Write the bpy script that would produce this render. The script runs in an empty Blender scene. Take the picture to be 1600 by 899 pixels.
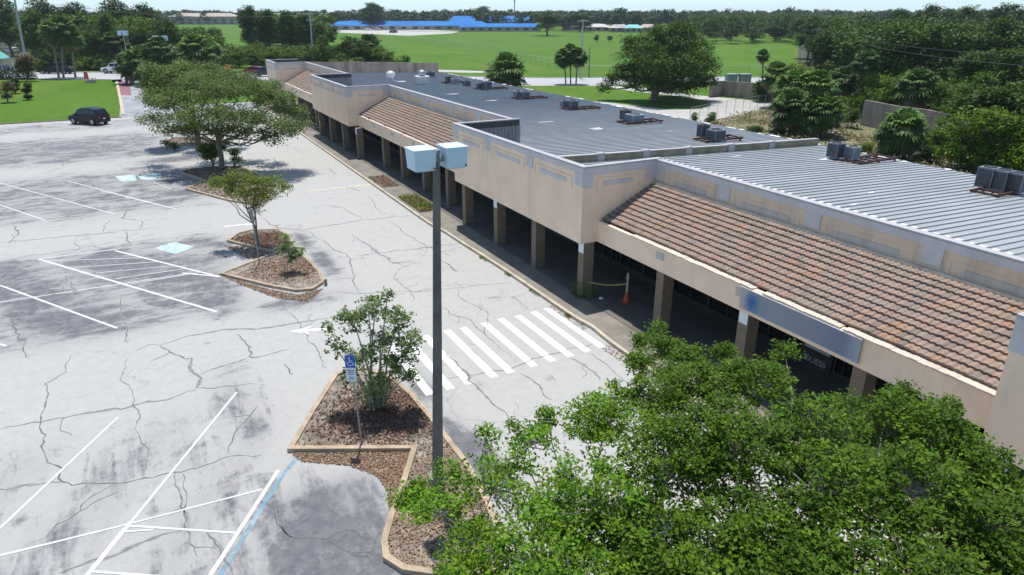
import bpy, math, random
import numpy as np
from mathutils import Vector, Matrix
random.seed(7)
SC = bpy.context.scene
COL = SC.collection
R = math.radians
# ---------------------------------------------------------------- camera frame (metres; +Y runs along the shops, +X towards their back)
F = 1066.; HY = 18.; VX = 191.; H = 14.
TH = math.atan((449.5-HY)/F)
AZ = math.atan((800-VX)/math.hypot(F, 449.5-HY))
def ray(px, py):
    u = (px-800)/F; v = (py-449.5)/F
    dn = math.sin(TH)+v*math.cos(TH); fw = math.cos(TH)-v*math.sin(TH)
    return (u*math.cos(AZ)+fw*math.sin(AZ), -u*math.sin(AZ)+fw*math.cos(AZ), -dn)
def g(px, py, z=0.):
    r = ray(px, py); t = (z-H)/r[2]; return Vector((r[0]*t, r[1]*t, z))
def atx(px, py, X):
    r = ray(px, py); t = X/r[0]; return Vector((X, r[1]*t, H+r[2]*t))
def height_at(base, py):            # height of the thing standing at ground point base whose top shows on row py
    f = base.x*math.sin(AZ)+base.y*math.cos(AZ)
    v = (py-449.5)/F
    dn = math.sin(TH)+v*math.cos(TH); fw = math.cos(TH)-v*math.sin(TH)
    return H-f*dn/fw
def mpp(base):                       # metres per photo pixel at a ground point
    f = base.x*math.sin(AZ)+base.y*math.cos(AZ)
    return (f*math.cos(TH)+(H-base.z)*math.sin(TH))/F

# ---------------------------------------------------------------- materials
MATS = {}
def newmat(name):
    m = bpy.data.materials.new(name); m.use_nodes = True
    MATS[name] = m
    nt = m.node_tree; nt.nodes.clear()
    out = nt.nodes.new('ShaderNodeOutputMaterial')
    b = nt.nodes.new('ShaderNodeBsdfPrincipled')
    nt.links.new(b.outputs[0], out.inputs[0])
    return m, nt, b, out
def N(nt, kind, **kw):
    n = nt.nodes.new(kind)
    for k, v in kw.items(): setattr(n, k, v)
    return n
def ramp(nt, fac, stops):
    r = nt.nodes.new('ShaderNodeValToRGB')
    cr = r.color_ramp
    while len(cr.elements) < len(stops): cr.elements.new(0.5)
    for e, (p, c) in zip(cr.elements, stops):
        e.position = p
        if not hasattr(c, '__len__'): c = (c, c, c)
        e.color = (*c[:3], 1)
    nt.links.new(fac, r.inputs[0])
    return r.outputs[0]
def mathn(nt, op, a, b=None, c=None, clamp=False):
    n = nt.nodes.new('ShaderNodeMath'); n.operation = op; n.use_clamp = clamp
    for i, v in enumerate((a, b, c)):
        if v is None: continue
        if isinstance(v, (int, float)): n.inputs[i].default_value = v
        else: nt.links.new(v, n.inputs[i])
    return n.outputs[0]
def mixc(nt, fac, a, b, mode='MIX'):
    n = nt.nodes.new('ShaderNodeMix'); n.data_type = 'RGBA'; n.blend_type = mode
    def setv(i, v):
        if isinstance(v, (int, float)) and i == 0: n.inputs[0].default_value = v
        elif isinstance(v, tuple): n.inputs[i].default_value = (*v[:3], 1)
        else: nt.links.new(v, n.inputs[i])
    setv(0, fac); setv(6, a); setv(7, b)
    return n.outputs[2]
def coords(nt, scale=(1, 1, 1), world=True, rot=0):
    if world:
        s = nt.nodes.new('ShaderNodeNewGeometry').outputs['Position']
    else:
        s = nt.nodes.new('ShaderNodeTexCoord').outputs['Object']
    mp = nt.nodes.new('ShaderNodeMapping'); mp.inputs['Scale'].default_value = scale
    mp.inputs['Rotation'].default_value = (0, 0, rot)
    nt.links.new(s, mp.inputs[0])
    return mp.outputs[0]
def noise(nt, vec, scale=1, detail=4, rough=.55, dist=0):
    n = nt.nodes.new('ShaderNodeTexNoise')
    n.inputs['Scale'].default_value = scale; n.inputs['Detail'].default_value = detail
    n.inputs['Roughness'].default_value = rough; n.inputs['Distortion'].default_value = dist
    nt.links.new(vec, n.inputs['Vector'])
    return n.outputs['Fac']
def bump(nt, b, h, dist=.01, strength=.5):
    n = nt.nodes.new('ShaderNodeBump'); n.inputs['Distance'].default_value = dist; n.inputs['Strength'].default_value = strength
    nt.links.new(h, n.inputs['Height']); nt.links.new(n.outputs[0], b.inputs['Normal'])
def mat(name, col, rough=.6, var=.12, scale=2., metal=0., spec=.5, detail=4, bmp=0, world=False, stretch=(1, 1, 1), dirt=None, dirt_amt=.5, dirt_scale=.6):
    if name in MATS: return MATS[name]
    m, nt, b, out = newmat(name)
    v = coords(nt, stretch, world)
    nz = noise(nt, v, scale, detail)
    lo = tuple(c*(1-var*1.6) for c in col); hi = tuple(min(1, c*(1+var)) for c in col)
    c = ramp(nt, nz, [(.3, lo), (.7, hi)])
    if dirt:
        nz2 = noise(nt, v, dirt_scale, 6, .65, .3)
        f = ramp(nt, nz2, [(.5, 0.), (.72, dirt_amt)])
        c = mixc(nt, f, c, dirt)
    nt.links.new(c, b.inputs['Base Color'])
    b.inputs['Roughness'].default_value = rough; b.inputs['Metallic'].default_value = metal
    b.inputs['Specular IOR Level'].default_value = spec
    if bmp: bump(nt, b, nz, bmp)
    return m
def foliage(name, dark, light, transl=.25, hue=.25, rough=.55):
    if name in MATS: return MATS[name]
    m, nt, b, out = newmat(name)
    a = N(nt, 'ShaderNodeAttribute', attribute_name='tone')
    oi = nt.nodes.new('ShaderNodeObjectInfo')
    c = ramp(nt, a.outputs['Fac'], [(0., dark), (.75, light), (1., tuple(min(1, x*1.5) for x in light))])
    warm = tuple((x*k) for x, k in zip(light, (1.5, 1.05, .7)))
    f = mathn(nt, 'MULTIPLY', oi.outputs['Random'], hue)
    c2 = mixc(nt, f, c, warm)
    v = mathn(nt, 'MULTIPLY_ADD', oi.outputs['Random'], .5, .75)
    hs = nt.nodes.new('ShaderNodeHueSaturation'); nt.links.new(v, hs.inputs['Value']); nt.links.new(c2, hs.inputs['Color'])
    c2 = hs.outputs[0]
    nt.links.new(c2, b.inputs['Base Color']); b.inputs['Roughness'].default_value = rough
    b.inputs['Specular IOR Level'].default_value = .14
    t = nt.nodes.new('ShaderNodeBsdfTranslucent'); nt.links.new(c2, t.inputs[0])
    ms = nt.nodes.new('ShaderNodeMixShader'); ms.inputs[0].default_value = transl
    nt.links.new(b.outputs[0], ms.inputs[1]); nt.links.new(t.outputs[0], ms.inputs[2])
    nt.links.new(ms.outputs[0], out.inputs[0])
    return m

# ---------------------------------------------------------------- mesh building
class MB:
    def __init__(s): s.v = []; s.f = []
    def add(s, vs, fs):
        o = len(s.v); s.v += [tuple(v) for v in vs]; s.f += [tuple(i+o for i in f) for f in fs]; return s
    def box(s, x0, x1, y0, y1, z0, z1):
        return s.add([(x0, y0, z0), (x1, y0, z0), (x1, y1, z0), (x0, y1, z0), (x0, y0, z1), (x1, y0, z1), (x1, y1, z1), (x0, y1, z1)],
                     [(0, 3, 2, 1), (4, 5, 6, 7), (0, 1, 5, 4), (1, 2, 6, 5), (2, 3, 7, 6), (3, 0, 4, 7)])
    def quad(s, a, b, c, d): return s.add([a, b, c, d], [(0, 1, 2, 3)])
    def poly(s, pts, z=None):
        return s.add([(p[0], p[1], z if z is not None else p[2]) for p in pts], [tuple(range(len(pts)))])
    def prism(s, pts, z0, z1):
        n = len(pts)
        a = sum(pts[i][0]*pts[(i+1) % n][1]-pts[(i+1) % n][0]*pts[i][1] for i in range(n))
        if a < 0: pts = pts[::-1]
        vs = [(p[0], p[1], z0) for p in pts]+[(p[0], p[1], z1) for p in pts]
        fs = [tuple(range(n-1, -1, -1)), tuple(range(n, 2*n))]+[(i, (i+1) % n, n+(i+1) % n, n+i) for i in range(n)]
        return s.add(vs, fs)
    def tube(s, pts, rad, seg=6, cap=True):
        pts = [Vector(p) for p in pts]
        if not hasattr(rad, '__len__'): rad = [rad]*len(pts)
        rings = []
        up = None
        for i, p in enumerate(pts):
            d = (pts[min(i+1, len(pts)-1)]-pts[max(i-1, 0)])
            if d.length < 1e-9: d = Vector((0, 0, 1))
            d.normalize()
            if up is None:
                up = Vector((1, 0, 0)) if abs(d.x) < .8 else Vector((0, 1, 0))
            a = (up-d*up.dot(d)).normalized(); b = d.cross(a); up = a
            rings.append([p+(a*math.cos(t)+b*math.sin(t))*rad[i] for t in [2*math.pi*k/seg for k in range(seg)]])
        vs = [v for r in rings for v in r]; fs = []
        for i in range(len(pts)-1):
            for k in range(seg):
                fs.append((i*seg+k, i*seg+(k+1) % seg, (i+1)*seg+(k+1) % seg, (i+1)*seg+k))
        if cap:
            fs.append(tuple(range(seg-1, -1, -1))); fs.append(tuple(range((len(pts)-1)*seg, len(pts)*seg)))
        return s.add(vs, fs)
    def lathe(s, prof, c=(0, 0, 0), seg=12):
        vs = []; fs = []
        for r, z in prof:
            for k in range(seg):
                t = 2*math.pi*k/seg; vs.append((c[0]+r*math.cos(t), c[1]+r*math.sin(t), c[2]+z))
        for i in range(len(prof)-1):
            for k in range(seg):
                fs.append((i*seg+k, i*seg+(k+1) % seg, (i+1)*seg+(k+1) % seg, (i+1)*seg+k))
        return s.add(vs, fs)
    def build(s, name, m=None, parent=None, smooth=False, bevel=0):
        me = bpy.data.meshes.new(name); me.from_pydata(s.v, [], s.f); me.update()
        o = bpy.data.objects.new(name, me); COL.objects.link(o)
        if m: me.materials.append(MATS[m] if isinstance(m, str) else m)
        if parent: o.parent = parent
        if smooth:
            for p in me.polygons: p.use_smooth = True
        if bevel:
            md = o.modifiers.new('bevel', 'BEVEL'); md.width = bevel; md.segments = 2; md.limit_method = 'ANGLE'
        return o
def tag(o, label=None, cat=None, group=None, kind=None):
    if label: o['label'] = label
    if cat: o['category'] = cat
    if group: o['group'] = group
    if kind: o['kind'] = kind
    return o
def thing(name, label, cat, loc=(0, 0, 0), rz=0, group=None, scale=1):
    o = bpy.data.objects.new(name, None); COL.objects.link(o)
    o.location = loc; o.rotation_euler = (0, 0, rz); o.scale = (scale,)*3 if not hasattr(scale, '__len__') else scale
    o.empty_display_size = .3
    return tag(o, label, cat, group)
KIDS = {}
def dup(root, loc, rz=0, label=None, group=None, scale=None):
    def cp(o, par):
        c = o.copy(); COL.objects.link(c)
        if par: c.parent = par
        for ch in o.children: cp(ch, c)
        return c
    r = cp(root, None); r.location = loc; r.rotation_euler = (0, 0, rz)
    if scale is not None: r.scale = (scale,)*3 if not hasattr(scale, '__len__') else scale
    if label: r['label'] = label
    if group: r['group'] = group
    return r
def struct(mb, name, m, **k):
    return tag(mb.build(name, m, **k), kind='structure')

def leafmesh(name, P, size, m, parent=None, seed=0, upbias=.6, tone=None, aspect=.5, fold=False):
    """P: (N,3) leaf centres; one diamond leaf (quad) each"""
    rng = np.random.default_rng(seed); n = len(P)
    d = rng.normal(size=(n, 3)); d[:, 2] *= .6; d /= np.linalg.norm(d, axis=1)[:, None]
    nrm = rng.normal(size=(n, 3)); nrm[:, 2] = np.abs(nrm[:, 2])+upbias*2
    w = np.cross(nrm, d); w /= np.linalg.norm(w, axis=1)[:, None]+1e-9
    L = size*rng.uniform(.6, 1.35, n)[:, None]
    a = P-d*L*.5; b = P+d*L*.5; c = P+w*L*aspect*.5+d*L*.08; e = P-w*L*aspect*.5+d*L*.08
    V = np.stack([a, c, b, e], 1).reshape(-1, 3).astype(np.float32)
    me = bpy.data.meshes.new(name)
    me.vertices.add(4*n); me.vertices.foreach_set('co', V.ravel())
    me.loops.add(4*n); me.loops.foreach_set('vertex_index', np.arange(4*n, dtype=np.int32))
    me.polygons.add(n); me.polygons.foreach_set('loop_start', np.arange(0, 4*n, 4, dtype=np.int32))
    me.polygons.foreach_set('loop_total', np.full(n, 4, dtype=np.int32))
    me.update(calc_edges=True)
    at = me.attributes.new('tone', 'FLOAT', 'FACE')
    if tone is None: tone = rng.uniform(0, 1, n)
    t = np.clip(tone*.5+rng.uniform(0, 1, n)*.5, 0, 1).astype(np.float32)
    at.data.foreach_set('value', t)
    me.materials.append(MATS[m])
    o = bpy.data.objects.new(name, me); COL.objects.link(o)
    if parent: o.parent = parent
    return o
def clusters(rng, lobes, n, shell=.35, low=.35):
    """cluster centres spread through the lobes, denser towards their upper outer shell"""
    vol = np.array([l[3]*l[4]*l[5] for l in lobes])**.64; pr = vol/vol.sum(); out = []
    ks = rng.choice(len(lobes), n, p=pr)
    for k in ks:
        l = lobes[k]
        d = rng.normal(size=3); d /= np.linalg.norm(d)
        if d[2] < 0 and rng.random() > low: d[2] *= -1
        r = rng.random()**shell
        out.append((l[0]+d[0]*l[3]*r, l[1]+d[1]*l[4]*r, l[2]+d[2]*l[5]*r, k))
    return np.array(out)
def spray(rng, C, per, rad, flat=.6):
    n = len(C)*per
    Cc = np.repeat(C[:, :3], per, axis=0)
    cr = np.repeat(rad*rng.uniform(.6, 1.35, len(C)), per)[:, None]
    d = rng.normal(size=(n, 3)); d /= np.linalg.norm(d, axis=1)[:, None]
    d *= (rng.random(n)**.45)[:, None]; d[:, 2] *= flat
    tn = np.repeat(rng.random(len(C)), per)
    return Cc+d*cr, tn
def limbs(mb, rng, trunk_pts, trunk_r, lobes, C, twig_every=3, twig_r=.02, limb_r=.1, seg=6):
    mb.tube(trunk_pts, trunk_r, 9)
    top = Vector(trunk_pts[-1]); mains = []
    for l in lobes:
        e = Vector((l[0], l[1], l[2]-l[5]*.1)); s = Vector(trunk_pts[-1 if rng.random() < .6 else max(0, len(trunk_pts)-2)])
        pts = []
        for i in range(7):
            t = i/6; p = s.lerp(e, t); p.z += math.sin(t*math.pi)*(-.06)*(e-s).length
            j = .022*(e-s).length*math.sin(math.pi*t)
            p += Vector(rng.normal(size=3))*j; pts.append(p)
        mb.tube(pts, [limb_r*(1-.75*i/6) for i in range(7)], seg); mains.append(pts)
    for i, c in enumerate(C):
        if i % twig_every: continue
        k = int(c[3]); p = Vector(c[:3]); pts = mains[k]
        q = min(pts[2:], key=lambda a: (a-p).length)
        mid = q.lerp(p, .5)+Vector(rng.normal(size=3))*.08*(p-q).length; mid.z -= .05*(p-q).length
        mb.tube([q, mid, p], [twig_r*1.6, twig_r, twig_r*.4], 3, cap=False)
# ================================================================ GROUND, LOT, ROADS
def g2(px, py, z=0.): 
    p = g(px, py, 0); return Vector((p.x, p.y, z))
def smooth_line(pts, n=6, closed=False):
    P = [Vector(p) for p in pts]; out = []
    m = len(P)
    rng_ = range(m if closed else m-1)
    for i in rng_:
        p0 = P[(i-1) % m] if closed or i > 0 else P[i]; p1 = P[i]; p2 = P[(i+1) % m]; p3 = P[(i+2) % m] if closed or i+2 < m else P[(i+1) % m]
        for k in range(n):
            t = k/n
            out.append(.5*((2*p1)+(p2-p0)*t+(2*p0-5*p1+4*p2-p3)*t*t+(3*p1-p0-3*p2+p3)*t**3))
    if not closed: out.append(P[-1])
    return out
def ribbon(mb, pts, w, z0, z1, closed=False):
    pts = [Vector((p[0], p[1], 0)) for p in pts]; n = len(pts); L = []; Rr = []
    for i in range(n):
        a = pts[(i-1) % n] if closed or i > 0 else pts[i]; b = pts[(i+1) % n] if closed or i < n-1 else pts[i]
        d1 = (pts[i]-a); d2 = (b-pts[i])
        if d1.length < 1e-6: d1 = d2
        if d2.length < 1e-6: d2 = d1
        d1.normalize(); d2.normalize(); d = (d1+d2)
        if d.length < 1e-3: d = d1
        d.normalize(); nn = Vector((-d.y, d.x, 0)); k = max(.5, nn.dot(Vector((-d1.y, d1.x, 0))))
        L.append(pts[i]+nn*w/2/k); Rr.append(pts[i]-nn*w/2/k)
    vs = []
    for l, r in zip(L, Rr):
        vs += [(l.x, l.y, z0), (l.x, l.y, z1), (r.x, r.y, z1), (r.x, r.y, z0)]
    fs = []
    for i in range(n if closed else n-1):
        a = i*4; b = ((i+1) % n)*4
        fs += [(a, b, b+1, a+1), (a+1, b+1, b+2, a+2), (a+2, b+2, b+3, a+3)]
    if not closed: fs += [(0, 1, 2, 3), (4*n-1, 4*n-2, 4*n-3, 4*n-4)]
    mb.add(vs, fs)
def flatline(mb, a, b, w, z=.004):
    a = Vector(a); b = Vector(b); d = (b-a); d.z = 0; d.normalize(); n_ = Vector((-d.y, d.x, 0))*w/2
    mb.add([(a+n_)[:2]+(z,), (a-n_)[:2]+(z,), (b-n_)[:2]+(z,), (b+n_)[:2]+(z,)], [(0, 1, 2, 3)])

# ---- materials of the setting
def mk_grass():
    m, nt, b, out = newmat('grass')
    v = coords(nt)
    n1 = noise(nt, v, .05, 5, .6); n2 = noise(nt, v, 1.2, 5, .7); n3 = noise(nt, coords(nt, (1, .25, 1), rot=.5), .12, 4, .6)
    c1 = ramp(nt, n1, [(.3, (.070, .150, .010)), (.7, (.100, .190, .015))])
    c2 = ramp(nt, n2, [(.25, (.5, .5, .5)), (.75, (1.15, 1.15, 1.15))])
    c = mixc(nt, 1., c1, c2, 'MULTIPLY')
    f = ramp(nt, n3, [(.45, 0.), (.7, .55)])
    c = mixc(nt, f, c, (.125, .17, .035))
    n4 = noise(nt, coords(nt, (.15, 1.6, 1), rot=.35), .10, 5, .65, .3)
    c = mixc(nt, ramp(nt, n4, [(.48, 0.), (.68, .5)]), c, (.05, .125, .012))
    nt.links.new(c, b.inputs['Base Color']); b.inputs['Roughness'].default_value = .9; b.inputs['Specular IOR Level'].default_value = .1
    bump(nt, b, noise(nt, v, 3, 4, .7), .15, .6)
mk_grass()
def mk_lot():
    m, nt, b, out = newmat('weathered_asphalt')
    v = coords(nt)
    st = N(nt, 'ShaderNodeAttribute', attribute_name='stain').outputs['Fac']
    n1 = noise(nt, v, .42, 12, .72, .7); n2 = noise(nt, v, 2.3, 8, .78, .3); n3 = noise(nt, v, 28, 3, .7)
    ns = noise(nt, coords(nt, (.5, 2.1, 1), rot=R(-12)), .62, 11, .74, .5)
    base = ramp(nt, n2, [(.3, (.335, .33, .316)), (.7, (.405, .398, .382))])
    warm = ramp(nt, noise(nt, v, .12, 4, .5), [(.45, 0.), (.7, .3)])
    base = mixc(nt, warm, base, (.36, .345, .32))
    mixn = mathn(nt, 'MULTIPLY_ADD', ns, .45, mathn(nt, 'MULTIPLY', n1, .55))
    nsb = noise(nt, coords(nt, (1., 1., 1), rot=0), 1, 1)
    mp2 = nt.nodes.new('ShaderNodeMapping'); mp2.inputs['Rotation'].default_value = (0, 0, R(30)); mp2.inputs['Scale'].default_value = (2.2, .42, 1)
    nt.links.new(nt.nodes.new('ShaderNodeNewGeometry').outputs['Position'], mp2.inputs[0]); ns2 = noise(nt, mp2.outputs[0], .6, 11, .74, .4)
    sxy = nt.nodes.new('ShaderNodeSeparateXYZ'); nt.links.new(nt.nodes.new('ShaderNodeNewGeometry').outputs['Position'], sxy.inputs[0])
    nearf = mathn(nt, 'MULTIPLY_ADD', sxy.outputs[1], -.25, 7.2, clamp=True)
    nsm = nt.nodes.new('ShaderNodeMix'); nt.links.new(nearf, nsm.inputs[0]); nt.links.new(ns, nsm.inputs[2]); nt.links.new(ns2, nsm.inputs[3])
    mixn = mathn(nt, 'MULTIPLY_ADD', nsm.outputs[0], .5, mathn(nt, 'MULTIPLY', n1, .5))
    mixn = mathn(nt, 'MULTIPLY_ADD', mixn, 1.6, -.42)
    mixn = mathn(nt, 'MULTIPLY_ADD', n2, .24, mixn)
    k = mathn(nt, 'MULTIPLY_ADD', st, .36, mixn)
    k = mathn(nt, 'SUBTRACT', k, .62)
    k = mathn(nt, 'MULTIPLY', k, 6.0, clamp=True)
    k2 = mathn(nt, 'MULTIPLY', k, mathn(nt, 'MULTIPLY_ADD', n2, 1.5, .08, clamp=True))
    kt = mathn(nt, 'MULTIPLY', st, ramp(nt, n1, [(.30, 1.), (.62, .45), (.72, .1)]), clamp=True)
    base = mixc(nt, mathn(nt, 'MULTIPLY', kt, .95), base, (.20, .198, .212))
    c = mixc(nt, k2, base, (.105, .105, .12))
    vo = nt.nodes.new('ShaderNodeTexVoronoi'); vo.feature = 'DISTANCE_TO_EDGE'; vo.inputs['Scale'].default_value = .42
    wv = nt.nodes.new('ShaderNodeVectorMath'); wv.operation = 'ADD'; nzc = nt.nodes.new('ShaderNodeTexNoise'); nzc.inputs['Scale'].default_value = .9; nzc.inputs['Detail'].default_value = 6
    nt.links.new(v, nzc.inputs['Vector']); sc_ = nt.nodes.new('ShaderNodeVectorMath'); sc_.operation = 'SCALE'; sc_.inputs['Scale'].default_value = 1.6; nt.links.new(nzc.outputs['Color'], sc_.inputs[0])
    nt.links.new(v, wv.inputs[0]); nt.links.new(sc_.outputs[0], wv.inputs[1]); nt.links.new(wv.outputs[0], vo.inputs['Vector'])
    ck = ramp(nt, vo.outputs['Distance'], [(.0, .55), (.012, 0.)]); ckm = ramp(nt, noise(nt, v, .16, 3), [(.48, 0.), (.62, 1.)])
    c = mixc(nt, mathn(nt, 'MULTIPLY', ck, ckm), c, (.13, .13, .135))
    # fine dark speckle
    sp = ramp(nt, noise(nt, v, 5.5, 6, .8), [(.62, 0.), (.75, .35)])
    c = mixc(nt, sp, c, (.16, .16, .17))
    g3 = ramp(nt, n3, [(.2, .88), (.8, 1.1)])
    c = mixc(nt, 1., c, g3, 'MULTIPLY')
    nt.links.new(c, b.inputs['Base Color']); b.inputs['Roughness'].default_value = .85; b.inputs['Specular IOR Level'].default_value = .25
    bump(nt, b, n3, .006, .4)
mk_lot()
mat('road_surface', (.36, .36, .36), .85, .08, .6, world=True, dirt=(.25, .25, .26), dirt_amt=.35, dirt_scale=.15)
mat('gravel', (.40, .385, .36), .9, .12, 1.3, world=True, dirt=(.25, .24, .2), dirt_amt=.6, dirt_scale=.12)
mat('scrub_soil', (.20, .17, .11), .95, .4, .8, world=True, dirt=(.09, .13, .03), dirt_amt=.9, dirt_scale=.25, detail=7)
mat('old_drive', (.26, .27, .29), .9, .25, .5, world=True, dirt=(.45, .45, .45), dirt_amt=.7, dirt_scale=.2)
mat('brick_paving', (.24, .105, .12), .9, .2, 3, world=True)
mat('white_paint', (.57, .57, .57), .6, .05, 3, world=True, dirt=(.40, .40, .41), dirt_amt=.9, dirt_scale=2.2)
mat('fresh_white_paint', (.72, .72, .73), .6, .03, 3, world=True, dirt=(.5, .5, .5), dirt_amt=.4, dirt_scale=2.5)
mat('cyan_paint', (.36, .50, .51), .7, .2, 2, world=True, dirt=(.62, .68, .68), dirt_amt=.9, dirt_scale=1.4)
mat('blue_paint', (.15, .25, .31), .7, .15, 3, world=True, dirt=(.42, .45, .47), dirt_amt=.9, dirt_scale=1.2)
mat('faded_yellow', (.46, .43, .32), .8, .1, 2, world=True, dirt=(.42, .42, .41), dirt_amt=1, dirt_scale=.9)
mat('crack', (.135, .133, .13), .95, .25, 3, world=True)
mat('crack_dirt', (.25, .245, .24), .9, .2, 5, world=True)
mat('forest_floor', (.045, .05, .02), .95, .4, .6, world=True)
mat('kerb_concrete', (.40, .31, .215), .85, .15, 2.5, world=True, dirt=(.16, .12, .09), dirt_amt=.7, dirt_scale=.8)
mat('kerb_cream', (.48, .41, .31), .85, .12, 2.5, world=True, dirt=(.22, .19, .15), dirt_amt=.8, dirt_scale=.8)
mat('grey_soil', (.24, .205, .165), .95, .3, 2.2, world=True, dirt=(.10, .065, .045), dirt_amt=.9, dirt_scale=.7, detail=8, bmp=.03)
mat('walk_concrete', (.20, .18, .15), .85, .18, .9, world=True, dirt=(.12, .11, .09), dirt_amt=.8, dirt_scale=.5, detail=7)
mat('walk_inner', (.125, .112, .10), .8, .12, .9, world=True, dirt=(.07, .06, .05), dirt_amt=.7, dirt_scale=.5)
def mk_mulch():
    for nm, a, b_ in (('mulch_chip', (.03, .016, .011), (.19, .10, .065)), ('leaf_litter', (.11, .065, .04), (.31, .20, .125))):
        m, nt, b, out = newmat(nm)
        at = N(nt, 'ShaderNodeAttribute', attribute_name='tone')
        c = ramp(nt, at.outputs['Fac'], [(0., a), (.8, b_), (1, tuple(min(1, q*1.5) for q in b_))])
        nt.links.new(c, b.inputs['Base Color']); b.inputs['Roughness'].default_value = .9
mk_mulch()
foliage('weed', (.03, .07, .012), (.13, .22, .04), .2)
foliage('dry_grass', (.12, .11, .03), (.27, .27, .09), .2)

# ---- ground sheet to the horizon
mb = MB()
S = 6000
mb.quad((-S, -S, -.04), (S, -S, -.04), (S, S, -.04), (-S, S, -.04))
struct(mb, 'ground', 'grass')

# ---- parking lot as a fine sheet with a stain density attribute
def bayw(x, y, x0, x1, y0, y1, s=.8):
    def sg(t): return 1/(1+math.exp(-max(-30, min(30, t/s))))
    return sg(x-x0)*sg(x1-x)*sg(y-y0)*sg(y1-y)
SMUDGE = [(7.9, 44.5, .5, 1.8, .95), (8.15, 39.5, .55, 2.6, 1.0), (8.0, 22.8, .6, 1.3, .8), (7.9, 17.5, .6, 2.5, .95), (2.0, 42.5, 1.6, 1.5, .7),
          (1.4, 39.2, 1.4, 1.6, .75), (3.0, 46.0, 1.2, 1.2, .7), (1.5, 67, 2.5, 2, .8), (2, 77.5, 3, 1.6, 1.0), (2.6, 62, 3.2, 1.6, 1.0), (5.5, 34.0, 2.2, 1.0, .7),
          (-1.5, 36.5, 2.2, 1.2, .5), (-4, 39, 3, 2, .35), (-6, 37, 2.5, 1.6, .35), (1.2, 25.2, .9, 2.4, .55), (2.0, 17.0, 1.5, 2.2, .7), (-.7, 22.2, .6, 1.4, .5),
          (1.6, 23, .5, 1.2, .7), (-3.6, 20.5, 1.0, 2.6, .4)]
def stain(x, y):
    s = .02
    s = max(s, (.66+.14*math.sin(x*.9+y*.5))*bayw(x, y, -40, 3.2, 33.9, 48.7, .45))
    s = max(s, .55*bayw(x, y, -40, 4.0, 57.0, 74.5, 1.))
    s = max(s, (.30+.16*math.sin((x*.86-y*.52)*1.75+.6))*bayw(x, y, -40, 2.2, 12.5, 25.4, .7))
    s = max(s, .92*bayw(x, y, .9, 4.6, 9, 18.75, .2)); s = max(s, .5*bayw(x, y, -1.2, 3.9, 9, 17.4, .4))
    s = max(s, .62*bayw(x, y, -60, 2.0, 80., 98, 1.2))
    s = max(s, .46*bayw(x, y, -60, 14, 103, 111, .8))
    s = max(s, .25*bayw(x, y, -40, 3, 48, 49.5, .5))
    for sx, sy, rx, ry, a in SMUDGE:
        d = ((x-sx)/rx)**2+((y-sy)/ry)**2
        if d < 8: s = max(s, a*math.exp(-d*.7))
    if x < 1.8: s += .0
    return s
LX0, LX1, LY0, LY1 = -60., 17.05, -14., 113.
def make_lot():
    nx, ny = 160, 254
    xs = np.linspace(LX0, LX1, nx); ys = np.linspace(LY0, LY1, ny)
    vs = []; at = []
    for j in range(ny):
        for i in range(nx):
            x, y = xs[i], ys[j]
            if j == ny-1: y = 113.6 if x < -3 else 113.6
            vs.append((x, y, 0.)); at.append(stain(x, y))
    fs = [(j*nx+i, j*nx+i+1, (j+1)*nx+i+1, (j+1)*nx+i) for j in range(ny-1) for i in range(nx-1)]
    mb = MB(); mb.v = vs; mb.f = fs
    o = struct(mb, 'parking_lot', 'weathered_asphalt')
    a = o.data.attributes.new('stain', 'FLOAT', 'POINT'); a.data.foreach_set('value', np.array(at, dtype=np.float32))
make_lot()

# ---- roads
near = [(-160, 123.5), (40, 123.5), (185, 125), (420, 126.5), (640, 129), (830, 133), (935, 133.5), (1010, 131), (1125, 129.5), (1190, 129), (1300, 129), (1420, 129)]
far = [(-160, 113), (40, 113), (185, 113.5), (420, 114.5), (640, 118), (830, 121.5), (935, 121.5), (1010, 121), (1125, 120.5), (1190, 121), (1300, 121.5), (1420, 122)]
mb = MB(); zr = -.02
A = smooth_line([g2(*p, zr) for p in near], 5); B = smooth_line([g2(*p, zr) for p in far], 5)
for i in range(len(A)-1): mb.quad(A[i], A[i+1], B[i+1], B[i])
struct(mb, 'road', 'road_surface')
mb = MB(); kb = MB()
for off in (.5,):
    for i in range(len(A)-1):
        if i % 2: continue
        a = A[i].lerp(B[i], off); b = A[i].lerp(A[i+1], .6).lerp(B[i].lerp(B[i+1], .6), off); flatline(mb, a, b, .25, -.012)
struct(mb, 'lane_markings', 'white_paint')
mb = MB(); ribbon(mb, A[:26], .5, -.03, .1); ribbon(mb, B, .5, -.03, .1); struct(mb, 'road_kerb', 'road_surface')
# drive from the street to the lot
mb = MB()
c = [g2(184, 125, -.016), g2(240, 126, -.016), g2(250, 192, -.016), g2(194, 192, -.016)]
mb.quad(c[0], c[3], c[2], c[1]); struct(mb, 'driveway', 'old_drive')
mb = MB(); mb.quad(g2(184, 127, -.008), g2(203, 127, -.008), g2(205, 149, -.008), g2(189, 149, -.008)); struct(mb, 'brick_crossing', 'brick_paving')
mb = MB(); ribbon(mb, [g2(182, 126), g2(187, 150), g2(193, 180)], .45, -.03, .12); struct(mb, 'driveway_kerb', 'kerb_cream')
mb = MB(); ribbon(mb, [Vector((-60, 113.7, 0)), Vector((-2.7, 113.7, 0))], .3, -.03, .13)
struct(mb, 'lot_kerb', 'grey_soil')
# lane between lawn and shops, far end
mb = MB(); mb.prism([(-3, 113.6), (17, 113.6), (18, 124), (-3, 124)], -.05, -.012); struct(mb, 'lawn_edge_path', 'old_drive')
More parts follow.
